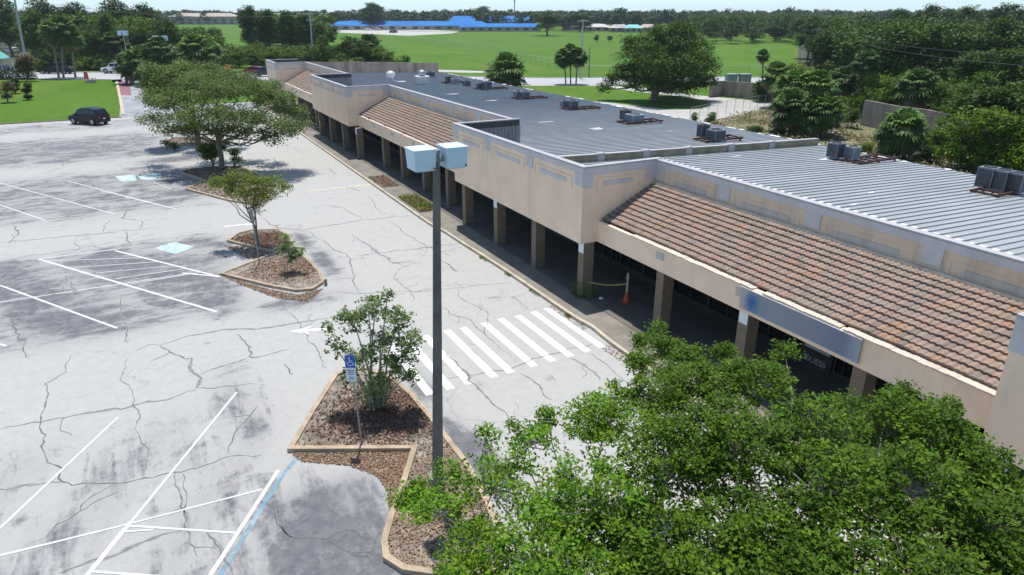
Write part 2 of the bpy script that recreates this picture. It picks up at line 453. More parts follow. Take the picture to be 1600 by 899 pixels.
# service yard behind the shops
mb = MB()
yard = [(700, 118), (760, 128), (800, 134), (835, 133), (935, 133), (1000, 137), (1060, 146), (1125, 152), (1205, 160), (1212, 172), (1150, 190), (1075, 200), (1000, 205), (930, 175), (850, 170), (780, 150), (690, 128)]
mb.poly([g2(*p) for p in yard], -.028); struct(mb, 'service_yard', 'gravel')
mb = MB()
isl = [(800, 136), (850, 134), (930, 134.5), (985, 142), (1020, 146), (1075, 152), (1110, 160), (1100, 168), (1050, 171), (1000, 166), (940, 159), (900, 158), (850, 160), (800, 150)]
mb.poly(smooth_line([g2(*p) for p in isl], 4, True), -.02); struct(mb, 'yard_lawn', 'grass')
mb = MB(); mb.poly([g2(*p) for p in [(1075, 202), (1090, 193), (1200, 168), (1320, 176), (1345, 196), (1500, 225), (1620, 262), (1700, 300), (1640, 330), (1300, 262), (1150, 225)]], -.024)
struct(mb, 'scrub_ground', 'scrub_soil')
mb = MB(); mb.poly([g2(*p) for p in [(-200, 60), (-200, 108), (40, 108), (345, 111), (350, 70), (300, 48), (200, 40), (0, 40)]], -.03)
mb.poly([g2(*p) for p in [(1195, 175), (1225, 120), (1245, 100), (1250, 60), (1800, 50), (2200, 200), (1750, 330), (1560, 262), (1500, 225), (1345, 196)]], -.032)
struct(mb, 'woodland_floor', 'forest_floor')
# school forecourt
mb = MB(); mb.poly([g2(*p) for p in [(505, 42.5), (560, 43), (640, 45), (720, 49.5), (705, 52.5), (640, 56), (570, 53), (505, 50)]], -.02); struct(mb, 'school_forecourt', 'gravel')
mb = MB(); mb.poly([g2(*p) for p in [(655, 108.5), (720, 110), (800, 113), (800, 114.5), (720, 113.5), (655, 111)]], -.018); struct(mb, 'verge_path', 'gravel')

# ---- planting islands
def island(loop, seedn, closed_pts=3, chips=2500, litter=(), tone=0):
    P = smooth_line([g2(*p) for p in loop], 4, True) if closed_pts else [g2(*p) for p in loop]
    mb = MB(); ribbon(mb, P, .17, -.01, .15, True); struct(mb, 'island_kerb', 'kerb_concrete')
    mb = MB(); mb.poly(P, .10); struct(mb, 'planting_bed', 'grey_soil')
    return P
def inside(p, P):
    c = False; j = len(P)-1
    for i in range(len(P)):
        if (P[i].y > p[1]) != (P[j].y > p[1]) and p[0] < (P[j].x-P[i].x)*(p[1]-P[i].y)/(P[j].y-P[i].y)+P[i].x: c = not c
        j = i
    return c
def chips(P, n, name, m, z, size, seed, dens=None, upb=2.):
    rng = np.random.default_rng(seed)
    xs = [p.x for p in P]; ys = [p.y for p in P]; out = []
    k = 0
    while len(out) < n and k < n*12:
        k += 1
        x = rng.uniform(min(xs), max(xs)); y = rng.uniform(min(ys), max(ys))
        if inside((x, y), P) and (dens is None or rng.random() < dens(x, y)): out.append((x, y, z+rng.uniform(.01, .05)))
    o = leafmesh(name, np.array(out), size, m, seed=seed, upbias=upb)
    return tag(o, kind='stuff')
def ellip(cx, cy, rx, ry, n=20): return [Vector((cx+rx*math.cos(2*math.pi*k/n), cy+ry*math.sin(2*math.pi*k/n), 0)) for k in range(n)]
I1 = island([(347, 430), (433, 397), (357, 378), (372, 367), (394, 362), (435, 361), (452, 372), (461, 388), (477, 405), (498, 426), (505, 443), (488, 454), (463, 456), (419, 448)], 1, 0)
I1s = I1
I2pts = [(455, 705), (487, 650), (525, 590), (545, 581), (575, 580), (615, 596), (644, 622), (674, 658), (726, 725), (762, 790), (785, 850), (770, 893), (720, 905), (674, 899), (632, 893), (604, 875), (601, 850), (612, 810), (626, 774), (648, 704)]
I2 = [g2(*p) for p in I2pts]
mb = MB(); ribbon(mb, I2, .19, -.01, .16, True); struct(mb, 'island_kerb', 'kerb_concrete')
mb = MB(); mb.poly(I2, .10); struct(mb, 'planting_bed', 'grey_soil')
I0 = island([(281, 270), (300, 266), (339, 262), (375, 262), (400, 275), (425, 300), (410, 322), (360, 315), (292, 297), (320, 284)], 2, 0)
I3 = island([(252, 225), (300, 229), (330, 232), (345, 224), (320, 215), (270, 217)], 3, 0)
def dn(cx, cy, r): return lambda x, y: math.exp(-(((x-cx)**2+(y-cy)**2)/r**2)**1.5)+.004
chips(I2, 4200, 'wood_mulch', 'mulch_chip', .10, .13, 11, dn(6.0, 21.6, 2.1))
chips(I2, 3000, 'leaf_litter', 'leaf_litter', .10, .11, 12, dn(5.6, 15.6, 3.2))
chips([g2(455, 709), g2(650, 706), g2(625, 774), g2(608, 800), g2(606, 770), g2(590, 745), g2(545, 728), g2(470, 722)], 3600, 'leaf_litter', 'leaf_litter', .0, .10, 13)
chips(I1, 2400, 'wood_mulch', 'mulch_chip', .10, .15, 14, dn(5.3, 45.2, 1.7))
chips(I1, 2600, 'leaf_litter', 'leaf_litter', .10, .14, 15, dn(6.2, 39.3, 2.2))
chips([g2(350, 433), g2(420, 452), g2(465, 461), g2(505, 452), g2(480, 472), g2(430, 466), g2(375, 445)], 1600, 'leaf_litter', 'leaf_litter', .0, .12, 16)
chips([g2(385, 385), g2(432, 399), g2(415, 412), g2(380, 402), g2(350, 385)], 900, 'leaf_litter', 'leaf_litter', .0, .13, 17)
chips(I0, 1800, 'leaf_litter', 'mulch_chip', .10, .2, 18)
chips(I3, 900, 'leaf_litter', 'mulch_chip', .10, .22, 19)

# ---- painted markings
mb = MB()
for a, b, w in [((180, 392), (345, 433), .2), ((60, 405), (338, 487), .2), ((0, 446), (183, 513), .16), ((-60, 519), (10, 541), .16),
                ((-10, 474), (300, 427), .12), ((60, 405), (180, 390), .14), ((75, 408), (225, 403), .1), ((120, 418), (250, 409), .1), ((150, 427), (275, 415), .1), ((180, 436), (290, 420), .1), ((205, 444), (318, 425), .1),
                ((-60, 270), (180, 335), .14), ((105, 283), (275, 327), .14), ((-60, 300), (72, 345), .14), ((155, 298), (275, 327), .1),
                ((240, 285), (268, 296), .1), ((185, 652), (-10, 835), .12), ((370, 613), (200, 822), .12), ((205, 815), (132, 905), .2),
                ((435, 735), (325, 905), .17), ((-10, 871), (190, 822), .11), ((190, 822), (410, 765), .1), ((200, 822), (368, 833), .1),
                ((138, 893), (260, 902), .11), ((285, 427), (345, 433), .2), ((0, 203), (60, 212), .14), ((-20, 215), (30, 226), .12), ((186, 832), (240, 828), .1)]:
    ZL = globals().get('ZL', .003)+.00035; flatline(mb, g2(*a), g2(*b), w*.78, ZL)
struct(mb, 'parking_lines', 'white_paint')
mb = MB()
for k in range(10):
    x = [16.42, 15.62, 14.71, 13.78, 12.85, 11.72, 10.93, 9.81, 8.96, 8.08][k]
    mb.box(x-.175, x+.175, 22.3-.02*k, 27.25+.0*k-.05*(k % 3), .003, .0045)
a = g2(453, 518); d = (g2(500, 515)-a).normalized(); n_ = Vector((-d.y, d.x, 0))
q = [a, a+d*.95+n_*.42, a+d*.75+n_*.12, a+d*1.9+n_*.12, a+d*1.9-n_*.12, a+d*.75-n_*.12, a+d*.95-n_*.42]
mb.poly(q, .005)
flatline(mb, g2(350, 354), g2(384, 351), .18); flatline(mb, g2(384, 351), g2(394, 350), .4, .005)
struct(mb, 'crosswalk', 'fresh_white_paint')
mb = MB(); mb.poly([g2(*p) for p in [(240, 388), (262, 381), (275, 379), (304, 386), (275, 397), (262, 394)]], .005)
mb.poly([g2(*p) for p in [(216, 277), (225, 272), (250, 271), (254, 276), (238, 281), (222, 281)]], .005); mb.poly([g2(*p) for p in [(180, 276), (210, 273), (214, 282), (190, 284)]], .005)
struct(mb, 'accessible_bay_paint', 'cyan_paint')
mb = MB(); flatline(mb, g2(447, 734), g2(340, 905), .15, .005); flatline(mb, g2(470, 708), g2(450, 733), .16, .0056); struct(mb, 'blue_line', 'blue_paint')
mb = MB(); flatline(mb, g2(480, 299), g2(590, 287), .45, .004); struct(mb, 'yellow_line', 'faded_yellow')

# ---- cracks traced in the pavement
CR = [[(95, 252), (96, 261), (69, 272)], [(47, 295), (54, 302), (82, 310), (102, 296)], [(19, 352), (29, 364), (15, 381)], [(120, 371), (116, 380), (124, 389), (92, 400)],
[(171, 345), (162, 365)], [(199, 361), (204, 384)], [(181, 314), (200, 322), (192, 342), (221, 345), (219, 359)], [(125, 282), (145, 287)], [(0, 409), (60, 398), (124, 389), (180, 378)],
[(0, 379), (75, 372), (160, 365), (250, 355)], [(160, 226), (159, 235), (175, 238)], [(5, 430), (15, 435), (14, 441)], [(15, 485), (19, 510), (27, 527), (40, 532), (47, 560)],
[(190, 465), (188, 490), (200, 512), (201, 535)], [(200, 559), (192, 580), (192, 597), (207, 615), (210, 625), (219, 649), (213, 674), (232, 701), (225, 738)],
[(110, 555), (95, 586), (70, 600), (73, 625), (64, 658), (72, 680), (69, 707), (97, 732), (97, 753), (113, 759), (152, 756), (238, 747), (271, 738), (308, 732), (360, 713), (408, 712)],
[(0, 765), (61, 757), (94, 754)], [(0, 671), (64, 660), (137, 646), (189, 640), (241, 628), (262, 625), (306, 610)], [(210, 550), (232, 539), (250, 540), (265, 550), (300, 560), (299, 580), (314, 591), (306, 607), (335, 607), (400, 601)],
[(250, 540), (287, 527), (350, 515), (400, 515), (457, 506), (520, 495)], [(265, 550), (232, 567)], [(370, 522), (387, 540), (389, 557), (400, 559), (450, 547)], [(314, 585), (387, 560)],
[(402, 634), (370, 671), (360, 710)], [(274, 738), (283, 777), (288, 820), (305, 856), (335, 857)], [(286, 741), (292, 777), (293, 817)], [(174, 759), (146, 774), (125, 799), (88, 820), (58, 847)],
[(94, 896), (146, 875), (183, 867), (283, 831)], [(408, 783), (430, 793), (430, 814), (448, 835), (463, 841)], [(323, 832), (344, 857), (353, 878), (363, 899)],
[(415, 783), (430, 805), (433, 820), (461, 841), (500, 841), (546, 866), (583, 878), (558, 899)], [(595, 826), (580, 863), (571, 869)], [(480, 360), (525, 392), (542, 400), (550, 422), (550, 440), (565, 459)],
[(627, 417), (620, 437), (632, 450), (642, 458), (645, 472)], [(800, 441), (760, 445), (715, 450), (660, 456), (575, 459), (520, 457)], [(715, 450), (722, 467), (760, 487), (762, 500), (757, 520), (790, 550), (800, 560)],
[(692, 480), (702, 491), (735, 500), (762, 525)], [(692, 550), (715, 572), (732, 595), (765, 625), (793, 650), (799, 668)], [(695, 592), (727, 587), (760, 582), (800, 576), (832, 560), (875, 551), (905, 544), (932, 536)],
[(442, 480), (460, 495), (470, 510), (482, 535), (495, 545), (510, 575)], [(445, 567), (457, 586)], [(690, 407), (715, 425)], [(550, 367), (615, 412), (660, 412)], [(507, 320), (537, 325), (562, 342)], [(575, 307), (597, 335)],
[(427, 247), (440, 258), (455, 260)], [(512, 262), (527, 275)], [(610, 347), (647, 375), (702, 400)], [(540, 292), (562, 300)], [(405, 337), (437, 357), (475, 360), (560, 345), (645, 337)], [(467, 400), (495, 395), (517, 391)],
[(800, 465), (827, 485)], [(922, 552), (960, 582), (1000, 609)], [(892, 560), (917, 575), (937, 595)], [(810, 582), (825, 590), (845, 607), (862, 625)], [(560, 400), (600, 395), (690, 383), (750, 378)],
[(330, 240), (350, 245)], [(430, 215), (450, 228), (470, 236)], [(0, 243), (40, 236), (110, 232)], [(0, 320), (40, 316), (110, 312), (180, 306)], [(250, 300), (242, 312), (262, 322)], [(60, 470), (100, 452), (103, 430)], [(110, 440), (112, 470)]]
def cracks():
    rng = random.Random(5); mb = MB(); hb = MB()
    for pl in CR:
        P = [g2(*p) for p in pl]; out = [P[0]]
        for a, b in zip(P, P[1:]):
            L = (b-a).length; n = max(2, int(L/.22)); nn = Vector((-(b-a).y, (b-a).x, 0)).normalized(); off = 0
            for k in range(1, n+1):
                off += rng.uniform(-.09, .09); off *= .86
                q = a.lerp(b, k/n)+nn*off*(0 if k == n else 1); out.append(q)
        w0 = .036*rng.uniform(.7, 1.25)*(1+max(0, P[0].y-25)/60)
        n = len(out); L = []; Rr = []
        for i in range(n):
            d = (out[min(i+1, n-1)]-out[max(i-1, 0)]).normalized(); nn = Vector((-d.y, d.x, 0))
            w = w0*rng.uniform(.35, 1.5)*(.25+.75*math.sin(math.pi*(i+.5)/n)**.5)*.5
            L.append(out[i]+nn*w); Rr.append(out[i]-nn*w)
        vs = [(p.x, p.y, .007) for q in zip(L, Rr) for p in q]
        mb.add(vs, [(2*i, 2*i+1, 2*i+3, 2*i+2) for i in range(n-1)])
        if rng.random() < .5:
            L = []; Rr = []; wd = rng.uniform(.05, .11)
            for i in range(n):
                d = (out[min(i+1, n-1)]-out[max(i-1, 0)]).normalized(); nn = Vector((-d.y, d.x, 0)); w = wd*rng.uniform(.2, 1.6)*math.sin(math.pi*(i+.5)/n)
                L.append(out[i]+nn*w); Rr.append(out[i]-nn*w*rng.uniform(.2, 1))
            hb.add([(p.x, p.y, .0062) for q in zip(L, Rr) for p in q], [(2*i, 2*i+1, 2*i+3, 2*i+2) for i in range(n-1)])
        # little side branches
        for i in range(3, n-3):
            if rng.random() < .05:
                a = out[i]; an = rng.uniform(0, 6.3); q = [a]
                for k in range(rng.randint(3, 8)): an += rng.uniform(-.6, .6); q.append(q[-1]+Vector((math.cos(an), math.sin(an), 0))*.2)
                for k in range(len(q)-1): flatline(mb, q[k], q[k+1], .02, .0075)
    struct(mb, 'pavement_cracks', 'crack'); struct(hb, 'crack_dirt', 'crack_dirt')
cracks()

# ---- walkway along the shops
KX = [(-14, 16.95), (12, 16.9), (19, 16.9), (22.5, 16.98), (24.2, 17.12), (26, 16.98), (33, 17.0), (39, 16.85), (41.5, 16.8), (43.5, 16.62), (46, 16.6), (60, 16.66), (90, 16.8), (113, 16.8), (119, 16.8)]
def kx(y):
    for (y0, x0), (y1, x1) in zip(KX, KX[1:]):
        if y <= y1: return x0+(x1-x0)*(y-y0)/(y1-y0)
    return KX[-1][1]
mb = MB(); ribbon(mb, smooth_line([Vector((x, y, 0)) for y, x in KX], 4), .17, -.03, .16); struct(mb, 'pavement_kerb', 'kerb_cream')
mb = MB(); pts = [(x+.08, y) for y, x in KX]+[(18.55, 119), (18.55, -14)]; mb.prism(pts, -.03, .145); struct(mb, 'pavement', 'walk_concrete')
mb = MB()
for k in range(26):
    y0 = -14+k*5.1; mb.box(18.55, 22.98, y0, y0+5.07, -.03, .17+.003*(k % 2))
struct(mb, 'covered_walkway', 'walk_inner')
rng = np.random.default_rng(3)
def patch(name, m, x0, x1, y0, y1, n, h, seed, size=.12):
    r_ = np.random.default_rng(seed); P = np.stack([r_.uniform(x0, x1, n), r_.uniform(y0, y1, n), .15+r_.random(n)**2*h], 1)
    return tag(leafmesh(name, P, size, m, seed=seed, upbias=.2), kind='stuff')
patch('grass_patch', 'dry_grass', 16.95, 18.5, 46.6, 51.6, 2600, .22, 1, .16)
patch('grass_patch', 'weed', 17.4, 18.3, 47.2, 48.6, 500, .3, 2, .16)
patch('leaf_litter', 'leaf_litter', 16.9, 18.4, 55.2, 59.8, 1500, .06, 4, .14)
for i in range(9):
    y = random.uniform(16, 46); patch('weed_tuft', 'weed', kx(y)-.25, kx(y)+.02, y, y+random.uniform(.3, 1.2), 90, .12, 20+i, .1).location.z = -.12
patch('leaf_litter', 'leaf_litter', 16.3, 17.0, 17, 22.4, 700, .05, 40, .08).location.z = -.13
patch('leaf_litter', 'leaf_litter', 16.55, 16.95, 24.2, 27.4, 260, .04, 41, .07).location.z = -.13
# ================================================================ SHOPPING ARCADE
def mk_stucco(nm, col, streak=(.30, .27, .24), amt=.5):
    m, nt, b, out = newmat(nm)
    n1 = noise(nt, coords(nt), .7, 5, .6); n2 = noise(nt, coords(nt, (1.6, 1.6, .12)), 1.6, 6, .7); n3 = noise(nt, coords(nt), 26, 2, .6)
    c = ramp(nt, n1, [(.3, tuple(x*.9 for x in col)), (.7, tuple(min(1, x*1.05) for x in col))])
    f = ramp(nt, n2, [(.5, 0.), (.8, amt)])
    c = mixc(nt, f, c, streak)
    nt.links.new(c, b.inputs['Base Color']); b.inputs['Roughness'].default_value = .85; b.inputs['Specular IOR Level'].default_value = .2
    bump(nt, b, n3, .004, .5)
mk_stucco('peach_stucco', (.86, .645, .475), (.58, .47, .38), .45)
mk_stucco('peach_line', (.74, .565, .43))
mk_stucco('parapet_stucco', (.70, .53, .395), (.33, .29, .24), .75)
mk_stucco('lilac_trim', (.58, .54, .535), (.40, .39, .41), .6)
mk_stucco('grey_streak_trim', (.52, .47, .43), (.30, .28, .26), .9)
mk_stucco('coping_grey', (.40, .39, .405), (.26, .25, .25), .7)
mat('white_patch', (.74, .78, .84), .7, .06, 4)
mat('cream_ledge', (.58, .49, .40), .8, .1, 5, world=True, dirt=(.35, .28, .24), dirt_amt=.7, dirt_scale=1.2)
mat('roof_metal', (.295, .313, .318), .5, .1, .5, metal=0, world=True, dirt=(.38, .41, .42), dirt_amt=.35, dirt_scale=.4, stretch=(.3, 1.5, 1))
mat('roof_rib', (.24, .265, .285), .5, .1, 1, world=True)
mat('inner_cladding', (.20, .21, .23), .6, .12, 3, world=True)
mat('black_flashing', (.03, .03, .035), .5, .1, 2)
mat('olive_wall', (.27, .235, .16), .9, .2, 2, world=True, dirt=(.1, .09, .07), dirt_amt=.6)
mat('white_sealant', (.72, .72, .71), .8, .12, 6, world=True)
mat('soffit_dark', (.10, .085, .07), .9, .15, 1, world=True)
mat('bronze_frame', (.035, .03, .028), .5, .1, 3)
mat('rear_wall', (.42, .36, .30), .9, .15, .7, world=True, dirt=(.2, .18, .15))
def mk_glass_dark():
    m, nt, b, out = newmat('shop_glass')
    n = noise(nt, coords(nt), .5, 3)
    nt.links.new(ramp(nt, n, [(.3, (.006, .006, .007)), (.7, (.02, .019, .018))]), b.inputs['Base Color'])
    b.inputs['Roughness'].default_value = .12
mk_glass_dark()
def mk_brick():
    m, nt, b, out = newmat('column_brick')
    # brick courses follow world x+y (horizontal run) and z
    gm = nt.nodes.new('ShaderNodeNewGeometry'); sx = nt.nodes.new('ShaderNodeSeparateXYZ'); nt.links.new(gm.outputs['Position'], sx.inputs[0])
    s = mathn(nt, 'ADD', sx.outputs[0], sx.outputs[1]); cx = nt.nodes.new('ShaderNodeCombineXYZ')
    nt.links.new(s, cx.inputs[0]); nt.links.new(sx.outputs[2], cx.inputs[1])
    br = nt.nodes.new('ShaderNodeTexBrick'); nt.links.new(cx.outputs[0], br.inputs['Vector'])
    br.inputs['Scale'].default_value = 1; br.inputs['Brick Width'].default_value = .24; br.inputs['Row Height'].default_value = .085; br.inputs['Mortar Size'].default_value = .012
    br.inputs['Color1'].default_value = (.20, .14, .085, 1); br.inputs['Color2'].default_value = (.13, .095, .065, 1); br.inputs['Mortar'].default_value = (.24, .21, .17, 1)
    c = mixc(nt, ramp(nt, noise(nt, coords(nt), 2.5, 4), [(.45, 0.), (.75, .5)]), br.outputs['Color'], (.22, .15, .10))
    nt.links.new(c, b.inputs['Base Color']); b.inputs['Roughness'].default_value = .9
    bump(nt, b, br.outputs['Fac'], -.006, .6)
mk_brick()
def mk_tile():
    m, nt, b, out = newmat('clay_tile')
    a = N(nt, 'ShaderNodeAttribute', attribute_name='tone').outputs['Fac']
    c = ramp(nt, a, [(0., (.18, .145, .12)), (.35, (.265, .20, .155)), (.65, (.305, .22, .165)), (.88, (.315, .20, .135)), (1., (.31, .165, .105))])
    n1 = noise(nt, coords(nt), .45, 5, .6, .5)
    c = mixc(nt, ramp(nt, n1, [(.4, 0.), (.65, .6)]), c, (.27, .215, .19))
    n2 = noise(nt, coords(nt), 7, 5, .75)
    c = mixc(nt, ramp(nt, n2, [(.48, 0.), (.72, .7)]), c, (.12, .095, .078))
    nt.links.new(c, b.inputs['Base Color']); b.inputs['Roughness'].default_value = .85; b.inputs['Specular IOR Level'].default_value = .3
    bump(nt, b, n2, .01, .4)
mk_tile()

ZB, ZT = 3.15, 7.0
XF, XE, XP = 18.3, 19.3, 22.75
BLK = [(-8.1, 7.72), (27.2, 43.0), (70., 85.9), (108.7, 116.2)]
TIL = [(7.72, 27.2), (43.0, 70.), (85.9, 108.7)]
arc = thing('shopping_arcade', 'long beige single storey shopping arcade with clay tile slopes and grey metal roof', 'building', (18.3, -8.1, 0))
off = Vector((-18.3, 8.1, 0))
def P_(mb, name, m, parent=None, **k):
    o = mb.build(name, m, **k)
    o.data.transform(Matrix.Translation(off)); o.parent = parent or arc
    return o
def trim_run(y0, y1, X, zt, bays, parent, stripe='lilac_trim'):
    """cap band, square drops and raised strips on a wall face looking to -X at plane X"""
    cp = MB(); cp.box(X-.05, X+.30, y0-.05, y1+.05, zt-.02, zt+.06); P_(cp, 'coping', 'coping_grey', parent); mb = MB(); mb.box(X-.035, X-.002, y0-.035, y1+.035, zt-.30, zt-.02)
    for yb in bays: mb.box(X-.045, X-.002, max(y0-.04, yb-.36), min(y1+.04, yb+.36), zt-.92, zt-.30)
    P_(mb, 'cornice', 'lilac_trim', parent)
    ln = MB(); st = MB(); e = sorted(bays)
    for a, b in zip(e, e[1:]):
        u0, u1 = a+.62, b-.62
        if u1-u0 < 1: continue
        z0, z1 = zt-1.18, zt-.56
        ln = MB()
        for q in ((u0, u1, z1-.035, z1), (u0, u0+.035, z0, z1-.035), (u1-.035, u1, z0, z1-.035)): ln.box(X-.02, X-.002, *q)
        P_(MB().box(X-.03, X-.002, u0+.55, u1-.5, zt-.98, zt-.76), 'raised_strip', stripe, parent); P_(ln, 'panel_moulding', 'peach_line', parent)
for (y0, y1) in BLK:
    mb = MB()
    mb.box(XF, XF+.2, y0, y1, ZB, ZT); w = P_(mb, 'front_wall', 'peach_stucco')
    n = max(1, round((y1-y0)/5.1)); trim_run(y0, y1, XF, ZT, [y0+.33]+[y0+(y1-y0)*k/n for k in range(1, n)]+[y1-.33], w)
    # vertical control joints
    for k in range(1, n):
        j = MB(); j.box(XF-.006, XF-.001, y0+(y1-y0)*k/n-.015, y0+(y1-y0)*k/n+.015, ZB+.1, ZT-1.05)
        P_(j, 'joint', 'peach_line', w)
    # near return wall (faces the camera side) and far return wall
    s = P_(MB().box(XF+.2, 23.0, y0, y0+.2, ZB, ZT), 'return_wall', 'peach_stucco')
    t = MB(); t.box(XF+.31, 23.05, y0-.05, y0+.25, ZT-.02, ZT+.06); P_(t, 'coping', 'coping_grey', s); t = MB(); t.box(XF, 23.0, y0-.035, y0-.002, ZT-.42, ZT-.02)
    t.box(XF-.04, XF+.55, y0-.045, y0-.036, ZT-1.0, ZT-.1); t.box(22.1, 22.72, y0-.045, y0-.036, ZT-.95, ZT-.1)
    P_(t, 'cornice', 'lilac_trim', s)
    t = MB(); t.box(19.5, 21.3, y0-.03, y0-.002, ZT-.98, ZT-.76); P_(t, 'raised_strip', 'lilac_trim', s)
    t = MB()
    for q in ((19.1, 21.7, ZT-.6, ZT-.565), (19.1, 19.135, ZT-1.18, ZT-.6), (21.665, 21.7, ZT-1.18, ZT-.6)): t.box(q[0], q[1], y0-.02, y0-.002, q[2], q[3])
    P_(t, 'panel_moulding', 'peach_line', s)
    f = P_(MB().box(XF+.2, 23.2, y1-.2, y1, ZB, ZT), 'return_wall', 'peach_stucco')
    t = MB(); t.box(XF+.31, 23.25, y1-.25, y1+.05, ZT-.02, ZT+.055); P_(t, 'coping', 'coping_grey', f)
    t = MB(); t.box(XF+.22, 23.24, y1-.26, y1-.202, ZT-.42, ZT-.03); P_(t, 'flashing', 'black_flashing', f)
    t = MB(); t.box(XF+.21, 23.22, y1-.225, y1-.202, 4.7, ZT-.42)
    for k in range(17): t.box(XF+.3+k*.29, XF+.35+k*.29, y1-.27, y1-.225, 4.7, ZT-.42)
    P_(t, 'inner_cladding', 'inner_cladding', f)
    t = MB(); t.box(XF+.2, XF+.215, y0+.2, y1-.2, 4.7, ZT-.1); P_(t, 'inner_cladding', 'inner_cladding', w)
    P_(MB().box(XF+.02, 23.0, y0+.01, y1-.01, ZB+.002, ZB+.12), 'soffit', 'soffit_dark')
LEDGE = {7.72: [(7.75, 12.9), (13.05, 16.4), (16.9, 24.4)], 43.0: [(43.1, 56.5), (56.8, 61.4), (62, 66.3), (67.3, 69.0)], 85.9: [(87.5, 95), (96, 108.4)]}
for ti, (y0, y1) in enumerate(TIL):
    f = P_(MB().box(XE, XE+.2, y0, y1, ZB, 4.22), 'fascia', 'peach_stucco')
    n = round((y1-y0)/5.1)
    for k in range(1, n): P_(MB().box(XE-.012, XE-.002, y0+(y1-y0)*k/n-.28, y0+(y1-y0)*k/n+.28, 3.7, 4.05), 'faded_patch', 'grey_streak_trim', f)
    rr = random.Random(ti)
    for a, b in LEDGE[y0]:
        y = a; lg = MB()
        while y < b:
            q = min(b, y+rr.uniform(.25, .32)); lg.box(XE-.07+rr.uniform(-.012, .012), XE+.3, y, q, 4.222, 4.262+rr.uniform(0, .02)); y = q
        P_(lg, 'ledge', 'cream_ledge', f)
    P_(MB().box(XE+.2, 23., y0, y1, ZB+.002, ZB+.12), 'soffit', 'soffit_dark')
    w = P_(MB().box(XP, XP+.25, y0, y1, 4.3, ZT-.05), 'parapet_wall', 'parapet_stucco')
    trim_run(y0+.05, y1-.05, XP, ZT-.05, [y0+.33]+[y0+(y1-y0)*k/n for k in range(1, n)]+[y1-.33], w, 'grey_streak_trim')
    # clay tile slope: barrel courses with stepped lips
    xe, ze, xr, zr_ = XE+.28, 4.30, XP-.08, 5.80
    sl = math.hypot(xr-xe, zr_-ze); ux, uz = (xr-xe)/sl, (zr_-ze)/sl; nx_, nz_ = -uz, ux
    NC = 11; dl = sl/NC; tw = .22; nt_ = int((y1-y0)/tw); tw = (y1-y0)/nt_
    vs = []; fs = []; tones = []
    rt = random.Random(10+ti); S6 = 6
    for c in range(NC):
        wob = [rt.uniform(-.012, .012) for _ in range(nt_+1)]
        for k in range(nt_):
            base = len(vs); tone = rt.random(); dz = rt.uniform(-.008, .012); ds = rt.uniform(-.015, .015)+.035*math.sin(k*.13+c*2.1)*.5
            for (s, lift) in ((c*dl+ds, -.03), (c*dl+ds, .082+dz), ((c+1)*dl+.02, .005)):
                for q in range(S6+1):
                    t_ = q/S6
                    wv = .033*math.sin(min(1, t_/.72)*math.pi) if t_ < .72 else -.010*math.sin((t_-.72)/.28*math.pi)
                    hh = lift+(wv if lift > -.02 else 0)
                    vs.append((xe+ux*s+nx_*hh, y0+(k+t_)*tw, ze+uz*s+nz_*hh))
            W = S6+1
            for row in (0, 1):
                for q in range(S6):
                    a = base+row*W+q; fs.append((a, a+W, a+W+1, a+1)); tones.append(tone)
    mb = MB(); mb.v = vs; mb.f = fs; o = P_(mb, 'tile_roof', 'clay_tile')
    at = o.data.attributes.new('tone', 'FLOAT', 'FACE'); at.data.foreach_set('value', np.array(tones, dtype=np.float32))
    P_(MB().add([(xe, y0, ze-.05), (xr, y0, zr_-.05), (xr, y1, zr_-.05), (xe, y1, ze-.05)], [(0, 1, 2, 3)]), 'underlay', 'black_flashing', o)
    rg = MB(); y = y0+.05
    while y < y1-.1:
        q = min(y1-.05, y+rr.uniform(.35, .5)); z_ = rr.uniform(-.012, .012); rg.box(XP-.16, XP-.003, y, q, 5.80, 5.90+z_); y = q
    P_(rg, 'ridge_flashing', 'cream_ledge', o)
# metal roof
def rz(x): return 4.85-.035*(x-23)
mb = MB()
XR = 48.0
def slab(mb, x0, x1, y0, y1, t=.12): mb.add([(x0, y0, rz(x0)-t), (x1, y0, rz(x1)-t), (x1, y1, rz(x1)-t), (x0, y1, rz(x0)-t), (x0, y0, rz(x0)), (x1, y0, rz(x1)), (x1, y1, rz(x1)), (x0, y1, rz(x0))],
    [(0, 3, 2, 1), (4, 5, 6, 7), (0, 1, 5, 4), (1, 2, 6, 5), (2, 3, 7, 6), (3, 0, 4, 7)])
slab(mb, 23.01, XR, -8.1, 116.2)
for y0, y1 in BLK: slab(mb, XF+.2, 23.01, y0+.2, y1-.2)
mr = P_(mb, 'metal_roof', 'roof_metal')
mb = MB(); ns = int((116.2+8.1)/.524)
for k in range(ns+1):
    y = -8.05+k*.524
    x0 = 23.02
    for a, b in BLK:
        if a+.3 < y < b-.4: x0 = XF+.25
    if abs(y-37.4) < .2: continue
    h = .055; w = .032
    za, zb = rz(x0), rz(XR)
    mb.add([(x0, y-w, za), (x0, y-w*.6, za+h), (x0, y+w*.6, za+h), (x0, y+w, za), (XR, y-w, zb), (XR, y-w*.6, zb+h), (XR, y+w*.6, zb+h), (XR, y+w, zb)],
           [(0, 4, 5, 1), (1, 5, 6, 2), (2, 6, 7, 3), (0, 1, 2, 3), (7, 6, 5, 4)])
tag(P_(mb, 'standing_seam', 'roof_rib', mr), kind='stuff')
rr = random.Random(3); mb = MB()
